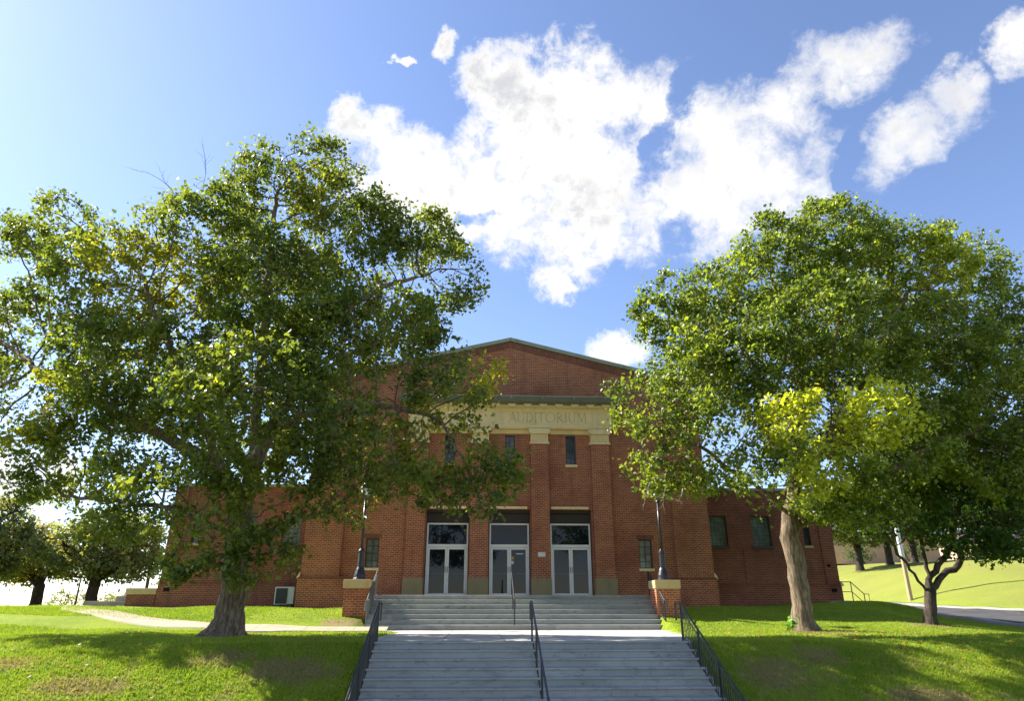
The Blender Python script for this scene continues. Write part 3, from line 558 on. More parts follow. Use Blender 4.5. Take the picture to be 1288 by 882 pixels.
# doors
def bars(mb, rects, y0, y1):
    for a, b, c, d in rects: mb.box(a, b, y0, y1, c, d)
for k, (a, b) in enumerate(DOORS):
    a += CX; b += CX; Yd = 32.0; f = .07
    mb = MB(); bars(mb, [(a+.03, a+.03+f, PZ, 4.42), (b-.03-f, b-.03, PZ, 4.42), (a+.03+f, b-.03-f, 4.35, 4.42), (a+.03+f, b-.03-f, 3.34, 3.47), (a+.03+f, b-.03-f, PZ, PZ+.03)], Yd, Yd+.12)
    dr = mb.build('entrance_door', 'white_frame', bld, bevel=.006)
    MB().box(a+.1, b-.1, Yd+.05, Yd+.062, 3.47, 4.35).build('transom_pane', 'door_glass', dr)
    m = (a+b)/2
    for s, (l, r) in ((-1, (a+.105, m-.006)), (1, (m+.006, b-.105))):
        mb = MB(); g = .085; bars(mb, [(l, l+g, PZ+.04, 3.33), (r-g, r, PZ+.04, 3.33), (l+g, r-g, 3.24, 3.33), (l+g, r-g, PZ+.04, PZ+.15)], Yd+.02, Yd+.075)
        lf = mb.build('door_leaf', 'white_frame', dr, bevel=.004)
        mb = MB().box(l+g, r-g, Yd+.04, Yd+.052, PZ+.15, 3.24); mb.build('door_pane', 'door_glass', dr)
        MB().box(l+g, r-g, Yd+.02, Yd+.03, PZ+.985, PZ+1.0).build('push_bar', 'grey_iron', dr)
        hx = m+s*.05; MB().tube([(hx, Yd+.02, PZ+1.05), (hx, Yd-.04, PZ+1.06), (hx, Yd-.04, PZ+1.28), (hx, Yd+.02, PZ+1.29)], .012, 6).build('handle', 'black_iron', dr)
    MB().box(a, b, Yd+.01, Yd+.4, 4.423, 5.0).build('brown_panel', 'brown_panel', bld)
    mb = MB().box(a+.28, b-.28, Yd-.015, Yd+.009, 4.5, 4.86); mb.box(a, b, Yd-.20, Yd+.008, 4.88, 4.999); mb.build('panel_moulding', 'brown_panel', bld, bevel=.01)
    MB().box(a+.04, b-.14, WF-.16, WF+.1, 5.02, 5.135).build('lintel', 'limestone', bld, bevel=.01)
    MB().box(a-.04, b+.04, WF+.45, 33.0, GZ, 5.2).build('reveal_back', 'void', bld) if False else None
    if k == 1:
        lx = m+.07
        MB().box(lx+.03, lx+.14, Yd+.02, Yd+.036, 2.80, 2.93).build('notice', 'yellow_tag', dr); MB().box(lx+.03, lx+.14, Yd+.02, Yd+.036, 2.60, 2.74).build('notice', 'plaque', dr)
        MB().prism([(lx+.28, 3.03), (lx+.55, 3.03), (lx+.62, 3.08), (lx+.22, 3.08)], 'y', Yd+.032, Yd+.039).build('decal', 'plaque', dr)
MB().box(CX+1.24, CX+1.58, WF-.30, WF-.26, 2.88, 3.08).build('wall_plaque', 'plaque', bld, bevel=.02)
# small windows
def window(x0, x1, z0, z1, Y, nx, nz, glassm, sill=True, frame='window_frame', head=True, bar=.022):
    fr_ = MB(); bars(fr_, [(x0, x0+.045, z0, z1), (x1-.045, x1, z0, z1), (x0+.045, x1-.045, z0, z0+.045), (x0+.045, x1-.045, z1-.045, z1)], Y+.10, Y+.16)
    for i in range(1, nx): x = x0+(x1-x0)*i/nx; fr_.box(x-bar/2, x+bar/2, Y+.11, Y+.15, z0+.045, z1-.045)
    for i in range(1, nz): z = z0+(z1-z0)*i/nz; fr_.box(x0+.045, x1-.045, Y+.115, Y+.145, z-bar/2, z+bar/2)
    w = fr_.build('window', frame, bld)
    MB().box(x0+.02, x1-.02, Y+.147, Y+.155, z0+.02, z1-.02).build('pane', glassm, w)
    if sill: MB().box(x0-.05, x1+.05, Y-.06, Y+.10, z0-.11, z0+.002).build('sill', 'limestone' if sill is True else sill, w, bevel=.008)
    if head: MB().box(x0-.10, x1+.10, Y-.006, Y+.02, z1+.004, z1+.215).build('window_head', 'brick_soldier', w)
for c in (-2.9, -.02, 2.92): window(CX+c-.24, CX+c+.24, 7.13, 8.56, WF, 2, 4, 'dark_glass', bar=.03, head=False)
for s in (-1, 1): window(CX+s*6.24-.3, CX+s*6.24+.3, 2.40, 3.68, WF, 2, 4, 'curtain_pane', bar=.03)
# lower wings on both sides
WY = 33.5
for s in (-1, 1):
    spec = [(9.98, 10.86), (12.12, 13.06), (14.72, 15.06)]
    hs = []
    for i, (p, q) in enumerate(spec):
        a, b = sorted((CX+s*p, CX+s*q)); hs.append((a, b, 3.56 if i < 2 else 3.60, 5.02 if i < 2 else 4.75))
    mb = MB(); a, b = sorted((CX+s*8.9, CX+s*16.06)); wall_front(mb, a, b, GZ, 6.25, WY, hs, .4)
    xo = CX+s*16.06; mb.quad((xo, WY, GZ), (xo, 58, GZ), (xo, 58, 6.25), (xo, WY, 6.25)); mb.quad((a, 58, GZ), (b, 58, GZ), (b, 58, 6.25), (a, 58, 6.25))
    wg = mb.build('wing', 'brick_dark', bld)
    MB().box(a, b, WY+.4, 57.9, 6.05, 6.1).build('roof', 'roof_membrane', wg)
    xa, xb = sorted((CX+s*9.0, CX+s*16.2)); MB().box(xa, xb, WY-.10, WY+.32, 6.252, 6.40).build('coping', 'coping_stone', wg, bevel=.015)
    xa, xb = sorted((CX+s*15.8, CX+s*16.2)); MB().box(xa, xb, WY+.32, 58.1, 6.252, 6.40).build('coping', 'coping_stone', wg, bevel=.015)
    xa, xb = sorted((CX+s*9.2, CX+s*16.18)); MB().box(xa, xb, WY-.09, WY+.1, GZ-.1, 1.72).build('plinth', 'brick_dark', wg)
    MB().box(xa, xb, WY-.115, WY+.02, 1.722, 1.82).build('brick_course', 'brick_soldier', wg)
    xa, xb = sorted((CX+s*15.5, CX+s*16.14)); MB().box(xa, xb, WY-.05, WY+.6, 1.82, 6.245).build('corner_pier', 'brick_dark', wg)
    MB().prism([(CX+s*16.14, 1.95), (CX+s*16.28, 1.80), (CX+s*16.28, 1.72), (CX+s*16.14, 1.72)], 'y', WY-.12, WY+.6).build('weathering_stone', 'limestone', wg)
    xa, xb = sorted((CX+s*11.55, CX+s*11.9)); MB().box(xa, xb, WY-.03, WY+.02, 1.82, 3.4).build('brick_panel', 'brick_dark', wg)
    for i, h in enumerate(hs):
        window(h[0], h[1], h[2], h[3], WY, 1, 1, 'glass_block' if i < 2 else 'dark_glass', sill='cap_stone' if i == 2 else 'window_frame', head=False)
    for dx, z, r in ((15.72, 2.66, .085), (15.78, 1.53, .13)):
        x = CX+s*dx if s > 0 else CX-dx+.02
        yv = WY-.052 if z > 1.8 else WY-.092
        MB().prism([(x-r, z-r*.6), (x+r, z-r*.6), (x+r, z+r*.6), (x-r, z+r*.6)], 'y', yv-.02, yv+.03).build('vent', 'void', wg, bevel=.01)
# porch slab and flight
def stair_mesh(x0, x1, y0, n, rise, tread, z0, yback):
    pts = [(y0, z0-.3)]; z = z0; y = y0
    for i in range(n):
        pts += [(y+.012, z), (y+.012, z+rise-.035), (y-.022, z+rise-.03), (y-.022, z+rise-.008), (y-.012, z+rise)]
        z += rise; y += tread
    pts += [(yback, z), (yback, z0-.3)]
    return MB().prism([(p[0], p[1]) for p in pts], 'x', x0, x1)
st = stair_mesh(CX-5.42, CX+5.30, 25.35, 7, .17, .335, 0.0, WF+.9).build('stairs', 'stair_concrete')
tag(st, 'upper flight of seven concrete steps directly below the three glass doors', 'stairs')
st = stair_mesh(-2.36, 5.10, 17.2-.34*11, 11, .16, .34, -1.76, 17.2).build('stairs', 'stair_concrete')
tag(st, 'lower flight of concrete steps in the foreground between the two black railings', 'stairs')
# lamp piers
piers = []
for s, w in ((-1, 'left'), (1, 'right')):
    a, b = sorted((CX-.14+s*5.28, CX-.14+s*6.18)); g = .3
    t = empty('lamp_pier', ((a+b)/2, 26.4, .5), 'square brick pier with tan stone cap %s' % ('left of the upper steps' if s < 0 else 'right of the upper steps beside the shaded lawn'), 'pier', 'brick piers that carry the lamps')
    MB().box(a, b, 26.0, 26.95, g-.4, 1.40).box(a+.1, b-.1, 26.94, WF-.2, g-.4, PZ-.02).build('shaft', 'brick', t)
    MB().box(a-.035, b+.035, 25.965, 26.985, 1.402, 1.70).build('cap', 'cap_stone', t, bevel=.02)
def lamp(x, y, z, label):
    t = empty('street_lamp', (x, y, z), label, 'lamp', 'tall black lamps on the brick piers')
    MB().lathe(x, y, [(.25, z), (.25, z+.04), (.22, z+.07), (.205, z+.2), (.15, z+.38), (.12, z+.45), (.115, z+.50), (.105, z+.95), (.125, z+1.0), (.12, z+1.05), (.075, z+1.1), (.06, z+1.15)], 16).build('base', 'black_iron', t, smooth=False)
    MB().tube([(x, y, z+1.1), (x, y, z+2.95)], [.058, .044], 12).build('pole', 'black_iron', t, smooth=True)
    MB().lathe(x, y, [(.05, z+2.9), (.09, z+2.95), (.07, z+3.0), (.13, z+3.06), (.15, z+3.08)], 14).build('collar', 'black_iron', t)
    ln = MB().lathe(x, y, [(.12, z+3.082), (.17, z+3.2), (.19, z+3.32), (.185, z+3.36)], 16).build('lantern_globe', 'lamp_white', t, smooth=True)
    MB().lathe(x, y, [(.235, z+3.35), (.23, z+3.38), (.17, z+3.46), (.12, z+3.55), (.07, z+3.60), (.035, z+3.62), (.04, z+3.66), (.01, z+3.72)], 16).build('lantern_cap', 'black_iron', t)
lamp(-4.28, 26.4, 1.70, 'black lamp with pale globe left of the steps, its head showing among tree leaves')
lamp(7.14, 26.4, 1.70, 'black lamp right of the steps, its head touching the hanging leaves of the right tree')
# railings
def railing(x, ytop, ybot, ztop, slope, label, m='black_iron', pick=True, h=.86, ext=.42, mid=False):
    """sloped railing along Y at x; ytop is the upper (far) end, surface height falls by slope per metre towards the viewer"""
    t = empty('stair_railing', (x, (ytop+ybot)/2, ztop-slope*(ytop-ybot)/2), label, 'railing', 'metal stair railings')
    S = lambda y: ztop-slope*(ytop-y)
    r = .024
    MB().tube([(x, ytop+ext, ztop+h-.42), (x, ytop+ext, ztop+h-.05), (x, ytop+ext-.05, ztop+h), (x, ytop, ztop+h), (x, ybot, S(ybot)+h), (x, ybot-.28, S(ybot)+h-.02), (x, ybot-.3, S(ybot)+h-.35)], r, 8).build('handrail', m, t)
    if pick or mid: MB().tube([(x, ytop-.02, ztop+.12), (x, ybot+.02, S(ybot)+.12)], .016, 6).build('bottom_rail', m, t)
    if pick: MB().tube([(x, ytop-.02, ztop+h-.13), (x, ybot+.02, S(ybot)+h-.13)], .013, 6).build('top_rail', m, t)
    L = ytop-ybot; n = max(1, int(round(L/1.25)))
    for i in range(n+1):
        y = ytop-.03-(L-.06)*i/n; MB().box(x-.022, x+.022, y-.022, y+.022, S(y)-.16, S(y)+h-.01).build('post', m, t)
    if pick:
        k = int(L/.115); src = None
        for i in range(1, k):
            y = ytop-L*i/k; z = S(y)
            if src is None: src = MB().box(x-.007, x+.007, y-.007, y+.007, z+.12, z+h-.13).build('picket', m, t); y0, zz = y, z
            else:
                o = src.copy(); o.location = (0, y-y0, z-zz); o.parent = t; o.matrix_parent_inverse = src.matrix_parent_inverse.copy(); C.objects.link(o)
    return t
sl_ = .16/.34
railing(-2.28, 17.25, 13.6, 0.0, sl_, 'black picket railing down the left edge of the lower steps')
railing(5.02, 17.25, 13.6, 0.0, sl_, 'black picket railing down the right edge of the lower steps')
railing(1.38, 17.25, 13.6, 0.0, sl_, 'black railing down the middle of the lower steps', pick=False, mid=True, h=.88)
su = .17/.335
railing(CX-5.36, 27.45, 25.3, 1.19, su, 'railing coloured grey for sunlight, left of the upper steps beside the lamp pier', m='grey_iron', h=.88, ext=.1)  # grey instead of black puts the sunlight into the railing's colour
railing(CX+5.24, 27.45, 25.3, 1.19, su, 'dark railing right of the upper steps beside the lamp pier', h=.88, ext=.1)
railing(1.42, 27.5, 25.4, 1.19, su, 'slim dark handrail in the middle of the upper steps before the centre door', pick=False, h=.9, ext=.05)
# side entrance: low wall and its cheek on the left, green rail on the right
t = empty('low_wall', (-15.4, 33.7, .7), 'low brick wall with tan stone cap at the left end of the building', 'wall')
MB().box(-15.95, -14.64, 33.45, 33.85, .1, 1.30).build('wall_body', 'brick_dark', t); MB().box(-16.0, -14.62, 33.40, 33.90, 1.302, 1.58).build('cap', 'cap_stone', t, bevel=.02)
t = MB().box(-18.2, -16.05, 34.2, 34.7, .2, 1.02).box(-17.0, -16.05, 34.7, 35.2, .2, 1.25).build('side_steps', 'kerb_concrete', bevel=.02); tag(t, 'grey concrete side steps beyond the low brick wall at the left', 'steps')
tag(MB().box(16.6, 18.9, 32.5, 34.4, .5, 1.03).build('side_landing', 'kerb_concrete', bevel=.02), 'thin concrete slab at the right corner of the building under the green rail', 'slab')
t = empty('side_rail', (18.1, 33.2, 1.0), 'green pipe handrail at the right corner of the building', 'railing')
y = 33.1; z0 = 1.0
MB().tube([(17.6, y, z0+.9), (18.05, y, z0+.9), (18.62, y, z0+.35), (18.85, y, z0+.35), (18.85, y, z0-.1), (18.62, y, z0-.1)], .022, 7).build('handrail', 'metal_green', t)
MB().tube([(17.6, y, z0+.45), (18.05, y, z0+.45), (18.62, y, z0-.1)], .018, 7).build('lower_rail', 'metal_green', t)
for x, zt in ((18.05, .9), (18.62, .35)): MB().tube([(x, y, z0-.45), (x, y, z0+zt)], .022, 7).build('post', 'metal_green', t)
# air conditioner
AX = -.28
t = empty('air_conditioner', (-8.55, 32.75, .75), 'white boxed air conditioner with dark grille on the grass against the left wing', 'air conditioner')
bx = MB().box(-8.72+AX, -7.86+AX, 32.5, 33.05, .86, 1.62).build('casing', 'ac_white', t, bevel=.02)
g = MB().box(-8.66+AX, -8.16+AX, 32.47, 32.5, .90, 1.56)
g.build('grille', 'ac_grille', t)
mb = MB()
for i in range(12): z = .93+i*.052; mb.box(-8.66+AX, -8.16+AX, 32.455, 32.469, z, z+.012)
mb.build('grille_slats', 'black_iron', t)
for x in (-8.6+AX, -8.05+AX): MB().box(x, x+.12, 32.55, 33.0, .55, .86).build('foot', 'black_iron', t)
MB().box(-8.1+AX, -7.9+AX, 32.42, 32.499, .55, .9).build('pipe_cover', 'black_iron', t)
MB().tube([(-8.2, 32.9, 1.3), (-8.0, 32.95, 1.3), (-8.0, 33.2, 1.3)], .03, 6).build('pipe', 'ac_white', t)
# poles, hydrant-like post, fence, far houses
def pole(x, y, h, r, label, cat, m='pole_wood', arm=False, top=None):
    z = hz(x, y)-.2; t = empty('utility_pole', (x, y, z), label, cat)
    MB().tube([(x, y, z), (x, y, z+h)], [r, r*.7], 10).build('pole_shaft', m, t)
    if arm:
        MB().box(x-1.1, x+1.1, y-.06, y+.06, z+h-.9, z+h-.78).build('cross_arm', m, t)
        for dx in (-1, -.5, .5, 1): MB().lathe(x+dx, y, [(.05, z+h-.78), (.05, z+h-.66), (.02, z+h-.6)], 8).build('insulator', 'lamp_white', t)
    if top: MB().tube([(x, y, z+3.2), (x, y, z+h-.01)], [r*1.04, r*.78], 10).build('pole_sleeve', top, t)
    return t
pole(31.55, 50, 7.5, .16, 'tan pole with pale metal upper half standing across the driveway on the right', 'pole', 'pole_tan', top='pole_metal')
pole(-31.6, 70, 12.5, .17, 'dark wooden utility pole behind the trees just left of the building', 'pole', arm=True)
pole(-33.6, 62, 4.2, .08, 'thin leaning post between the two far left tree trunks', 'post')
pole(-40.5, 100, 9, .12, 'far thin utility pole at the left horizon', 'pole', arm=True)
t = empty('hydrant', (-23.9, 50, .7), 'small red and white hydrant beyond the side steps at the far left', 'hydrant')
zz = hz(-23.9, 50)
MB().lathe(-23.9, 50, [(.18, zz-.1), (.18, zz+.1), (.14, zz+.12), (.14, zz+.75)], 10).build('barrel', 'red_paint', t); MB().lathe(-23.9, 50, [(.17, zz+.75), (.17, zz+.8), (.1, zz+.93), (.03, zz+.98)], 10).build('bonnet', 'lamp_white', t)
MB().tube([(-24.15, 50, zz+.58), (-23.65, 50, zz+.58)], .07, 8).build('outlet', 'red_paint', t)
t = empty('wire_fence', (-38, 64, .6), 'low wire fence along the horizon at the far left', 'fence')
for i in range(12):
    x = -50+i*2.4; z = hz(x, 64); MB().tube([(x, 64, z-.1), (x, 64, z+1.25)], .03, 6).build('post', 'pole_metal', t)
for k in (.45, .85, 1.2): MB().tube([(-50+i*2.4, 64, hz(-50+i*2.4, 64)+k) for i in range(12)], .012, 4).build('wire', 'pole_metal', t)
def house(x, y, w, d, h, label, m='pink_stucco', n=4):
    z = hz(x, y)-.3; t = empty('house', (x, y, z), label, 'house')
    mb = MB(); hs = []
    for i in range(n): a = x-w/2+w*(i+.5)/n; hs.append((a-.6, a+.6, z+1.3, z+2.6))
    wall_front(mb, x-w/2, x+w/2, z, z+h, y-d/2, hs, .3)
    for s in (-1, 1): mb.quad((x+s*w/2, y-d/2, z), (x+s*w/2, y+d/2, z), (x+s*w/2, y+d/2, z+h), (x+s*w/2, y-d/2, z+h))
    mb.quad((x-w/2, y+d/2, z), (x+w/2, y+d/2, z), (x+w/2, y+d/2, z+h), (x-w/2, y+d/2, z+h)); mb.build('wall', m, t)
    for a, b, c, e in hs:
        mb = MB(); bars(mb, [(a, a+.08, c, e), (b-.08, b, c, e), (a+.08, b-.08, c, c+.08), (a+.08, b-.08, e-.08, e), ((a+b)/2-.03, (a+b)/2+.03, c+.08, e-.08)], y-d/2+.1, y-d/2+.16)
        f = mb.build('window', 'white_frame', t); MB().box(a, b, y-d/2+.17, y-d/2+.19, c, e).build('pane', 'dark_glass', f)
    MB().prism([(y-d/2-.5, z+h), (y+d/2+.5, z+h), (y, z+h+2.2)], 'x', x-w/2-.5, x+w/2+.5).build('roof', 'shingle', t)
house(57, 98, 15, 9, 3.5, 'pinkish walled house on the hill behind the dark trunks', n=2)
house(82, 104, 16, 9, 3.2, 'low pale pink house farther right along the hill, mostly behind foliage', n=2)

# ------------------------------------------------------------ trees
def colonize(seeds, lobes, n_att, rng, step=.34, kill=.6, infl=3.2, iters=80, hollow=.35):
    vol = np.array([l[3]*l[4]*l[5] for l in lobes]); vol = vol**.8; cnt = np.maximum(12, (n_att*vol/vol.sum()).astype(int))
    A = []
    for l, k in zip(lobes, cnt):
        d = rng.normal(size=(k, 3)); d /= np.linalg.norm(d, axis=1)[:, None]; r = rng.uniform(hollow**3, 1, k)**(1/3)
        A.append(np.array(l[:3]) + d*r[:, None]*np.array(l[3:6]))
    A = np.concatenate(A)
    nodes = []; parent = []
    for s, pts in enumerate(seeds):
        prev = -1
        for i, p in enumerate(pts):
            p = np.array(p, float)
            if i == 0:
                if nodes:
                    D = np.linalg.norm(np.array(nodes)-p, axis=1); prev = int(D.argmin())
                    if D[prev] < .05: continue
                else: nodes.append(p); parent.append(-1); prev = 0; continue
            q = nodes[prev]; L = np.linalg.norm(p-q); k = max(1, int(L/step))
            for j in range(1, k+1):
                w = q+(p-q)*j/k
                if j < k: w = w + rng.normal(0, .035, 3)
                nodes.append(w); parent.append(prev); prev = len(nodes)-1
    n_seed = len(nodes)
    N = np.array(nodes); par = list(parent)
    near = np.full(len(A), -1); nd = np.full(len(A), 1e9); start = 0; alive = np.ones(len(A), bool)
    for it in range(iters):
        new = N[start:]
        for c in range(0, len(new), 400):
            blk = new[c:c+400]; D = np.linalg.norm(A[:, None]-blk[None], axis=2); j = D.argmin(1); m = D[np.arange(len(A)), j]
            u = m < nd; near[u] = j[u]+start+c; nd[u] = m[u]
        alive &= nd > kill
        if not alive.any(): break
        act = alive & ((nd < infl) | (it < 25)); 
        if not act.any(): break
        dirs = (A[act]-N[near[act]])/nd[act][:, None]; S = np.zeros_like(N); np.add.at(S, near[act], dirs)
        src = np.unique(near[act]); v = S[src]; L = np.linalg.norm(v, axis=1); ok = L > 1e-3; src = src[ok]; v = v[ok]/L[ok][:, None]
        v = v + rng.normal(0, .14, v.shape); v[:, 2] += .05; v /= np.linalg.norm(v, axis=1)[:, None]
        start = len(N); N = np.concatenate([N, N[src]+v*step]); par += list(src)
        if len(N) > 26000: break
    return N, np.array(par), n_seed
def branch_mesh(N, par, R, rng, flare=None, tip=.006, expo=.5, rough=.0):
    n = len(N); kids = [[] for _ in range(n)]
    for i in range(1, n): kids[par[i]].append(i)
    cnt = np.ones(n)
    leafc = np.zeros(n)
    for i in range(n-1, 0, -1):
        if not kids[i]: leafc[i] = 1
        leafc[par[i]] += leafc[i]
    tot = leafc[0]; rad = tip + (R-tip)*(np.maximum(leafc, 1)/tot)**expo
    V = []; F = []; nb = 0
    stack = [(0, -1)]
    while stack:
        i0, p0 = stack.pop(); chain = ([p0] if p0 >= 0 else []) + [i0]; cur = i0
        while kids[cur]:
            ks = sorted(kids[cur], key=lambda k: -leafc[k])
            for k in ks[1:]: stack.append((k, cur))
            cur = ks[0]; chain.append(cur)
        P = N[chain]; r = rad[chain].copy()
        if p0 >= 0: r[0] = min(r[0], r[1]*1.15)
        mr = r.max(); s = 14 if mr > .15 else 7 if mr > .05 else 4 if mr > .015 else 3
        T = np.gradient(P, axis=0) if len(P) > 1 else np.array([[0, 0, 1.]]); T /= np.linalg.norm(T, axis=1)[:, None]+1e-9
        up = np.array([.31, .17, .3]); a = np.cross(T, up); a /= np.linalg.norm(a, axis=1)[:, None]+1e-9; b = np.cross(T, a)
        w = 2*pi*np.arange(s)/s
        rr = r[:, None]*np.ones(s)
        if flare and p0 < 0:
            zz = P[:, 2]-P[0, 2]; fl = 1+flare*np.exp(-zz/.28)
            rr = rr*(1+(fl[:, None]-1)*(1+.35*np.sin(w*5+1.2)[None])) * (1+.05*np.sin(w*3+zz[:, None]*1.5))
        ring = P[:, None]+(a[:, None]*np.cos(w)[None, :, None]+b[:, None]*np.sin(w)[None, :, None])*rr[:, :, None]
        V.append(ring.reshape(-1, 3)); k = len(P); idx = nb+np.arange(k*s).reshape(k, s); j = np.roll(idx, -1, axis=1)
        F.append(np.stack([idx[:-1], j[:-1], j[1:], idx[1:]], -1).reshape(-1, 4)); nb += k*s
    return np.concatenate(V), np.concatenate(F), rad, leafc
def leaves(N, par, leafc, rng, per, sigma, size, cols, patches, n_seed, maxc=3, airy=None, clump=True):
    n = len(N); sel = np.where((leafc <= maxc) & (np.arange(n) >= n_seed))[0]
    tip = leafc[sel] <= 1
    Q = N[sel]; ph = rng.uniform(0, 6, 6)
    cl = np.sin(Q[:, 0]*2.6+ph[0]+1.5*np.sin(Q[:, 1]*1.1+ph[1]))+np.sin(Q[:, 1]*2.3+ph[2]+1.4*np.sin(Q[:, 2]*1.2+ph[3]))+np.sin(Q[:, 2]*2.9+ph[4]+1.3*np.sin(Q[:, 0]*1.0+ph[5]))
    cf = np.clip(1.0+.70*cl, .15, 2.5) if clump else 1.0
    if airy is not None: cf = cf*airy(Q)
    k = rng.poisson(per*np.where(tip, 1.0, .55)*rng.choice([.3, 1.0, 1.8], len(sel), p=[.25, .5, .25])*cf)
    base = np.repeat(sel, k); m = len(base)
    dirn = N[base]-N[np.maximum(par[base], 0)]; P = N[base]+dirn*rng.uniform(-.2, .9, (m, 1))+rng.normal(0, sigma, (m, 3))*np.array([1, 1, .8])
    sz = size*rng.uniform(.5, 1.4, m)
    # leaf plane: mostly hanging out and down
    nrm = rng.normal(0, 1, (m, 3))*np.array([.9, .9, .6]) + np.array([-.15, -.1, .75]); nrm /= np.linalg.norm(nrm, axis=1)[:, None]
    t = rng.normal(size=(m, 3)); t[:, 2] -= .4; t -= nrm*(t*nrm).sum(1)[:, None]; t /= np.linalg.norm(t, axis=1)[:, None]; b = np.cross(nrm, t)
    # five-pointed leaf, folded a little along the midrib
    pts = np.array([(0, -.5, 0), (.22, -.30, .10), (.55, -.05, .13), (.28, .08, .09), (.30, .38, .10), (0, .72, -.02), (-.30, .38, .10), (-.28, .08, .09), (-.55, -.05, .13), (-.22, -.30, .10)])
    co = P[:, None]+sz[:, None, None]*(b[:, None]*pts[None, :, 0:1]+t[:, None]*pts[None, :, 1:2]+nrm[:, None]*pts[None, :, 2:3])
    tri = np.array([(0, 1, 3), (1, 2, 3), (0, 3, 5), (3, 4, 5), (0, 5, 7), (5, 6, 7), (0, 7, 9), (7, 8, 9)])
    F = (np.arange(m)*10)[:, None, None]+tri[None]
    c0, c1, c2 = [np.array(c) for c in cols]
    # colour changes from bough to bough as well as from leaf to leaf
    bough = .5+.5*np.sin(P[:, 0]*1.7+2*np.sin(P[:, 2]*1.3)+P[:, 1]*1.1)
    u = np.clip(.5*bough+rng.normal(.2, .25, m), 0, 1)[:, None]
    col = c0*(1-u)+c1*u
    y = (rng.uniform(0, 1, m) < .012).astype(float)*.8
    for (px, py, pz, rx, ry, rz, k) in patches:
        q = 1-((P[:, 0]-px)/rx)**2-((P[:, 1]-py)/ry)**2-((P[:, 2]-pz)/rz)**2
        y = np.maximum(y, k*rng.uniform(.6, 1, m)*(rng.uniform(0, 1, m) < np.clip(q*2.4, 0, .95)))
    col = col*(1-y[:, None])+c2*y[:, None]
    col = col*rng.uniform(.75, 1.25, (m, 1))
    at_ = np.repeat(np.concatenate([col, np.ones((m, 1))], 1), 10, axis=0)
    return co.reshape(-1, 3), F.reshape(-1, 3), at_
GREEN = [(.055, .086, .016), (.185, .215, .036), (.38, .35, .03)]
def tree(name, label, base, R, seeds, lobes, n_att, per, sigma, size, seed, cols=GREEN, patches=(), group=None, flare=.75, bark='bark', step=.34, kill=.6, maxc=3, dead=None, expo=.5, cat='tree', airy=None):
    rng = np.random.default_rng(seed); z = hz(base[0], base[1])-.12
    t = empty(name, (base[0], base[1], z), label, cat, group)
    first = [(base[0], base[1], z)]+list(seeds[0])
    S = [first]+list(seeds[1:])
    N, par, ns = colonize(S, lobes, n_att, rng, step=step, kill=kill)
    V, F, rad, lc = branch_mesh(N, par, R, rng, flare=flare, expo=expo)
    tr = np_mesh('trunk', V, F, bark, t, smooth=True)
    co, F, at_ = leaves(N, par, lc, rng, per, sigma, size, cols, patches, ns, maxc, airy)
    np_mesh('crown', co, F, 'leaf', t, attr=at_)
    for dd in (dead or []):
        mb = MB(); r2 = random.Random(seed)
        def tw(p, d, L, r, k):
            pts = [p]; q = mathutils.Vector(p); v = mathutils.Vector(d).normalized()
            for i in range(5): v = (v+mathutils.Vector((r2.gauss(0, .13), r2.gauss(0, .13), r2.gauss(0, .13)))).normalized(); q = q+v*L/5; pts.append(tuple(q))
            mb.tube(pts, [r*(1-.75*i/5) for i in range(6)], 4)
            if k:
                for i in range(2, 6):
                    if r2.random() < .9: tw(pts[i], v+mathutils.Vector((r2.gauss(0, .6), r2.gauss(0, .5), r2.gauss(0, .5))), L*.55, r*.5, k-1)
        for (p, d, L) in dd: tw(p, d, L, .022, 2)
        mb.build('dead_twigs', 'pole_tan' if dd[0][1][2] < 0 else 'bark', t)
    print(name, len(N), len(at_)//10)
    return t
tree('maple_tree', 'big spreading maple on the left lawn with thick trunk in front of the brick wing', (-6.9, 20.5), .37, S1, T1, T_N[0], 25, .15, .110, 3, flare=1.1, airy=lambda Q: np.interp(Q[:, 0], [-14, -9, -4], [.85, .95, 1.05]), step=.27, kill=.40, expo=.56,
     patches=[(-10.3, 19.3, 10.3, 2.2, 2.5, 1.7, .6), (-15.5, 21, 6.5, 2.2, 2.5, 1.5, .6), (.6, 18.2, 6.9, 1.2, 1.6, 1.1, 1.0), (-13.6, 18.5, 6.6, 1.6, 2.5, 1.6, .5), (-6, 20.5, 14, 1.6, 2, 1.6, .35), (-1.2, 17.8, 5, 1.5, 1.5, 1.2, .35)],
     dead=[[((-9.3, 20, 13.6), (-.6, 0, 1), 1.7), ((-9.8, 20, 13.2), (-1, 0, .6), 1.7), ((-8.6, 20, 13.8), (-.2, 0, 1), 1.5)]])
tree('maple_tree', 'full green maple right of the steps with a single upright trunk and a yellow bough', (10.6, 22.6), .30, S2, T2, T_N[1], 25, .15, .115, 8, step=.27, kill=.40, expo=.56,
     cols=[(.062, .098, .016), (.205, .25, .038), (.52, .54, .05)],
     patches=[(11.0, 18.6, 6.2, 3.1, 2.8, 1.5, 1.0), (9.8, 19.0, 4.2, 1.2, 2, .8, .6), (17.5, 22, 13, 2, 2.5, 1.6, .4)],
     dead=[[((5.4, 20.6, 4.4), (-.5, 0, -1), .55), ((5.9, 20.6, 4.3), (-.35, 0, -1), .6), ((6.4, 20.6, 4.2), (-.5, .1, -1), .45)]])
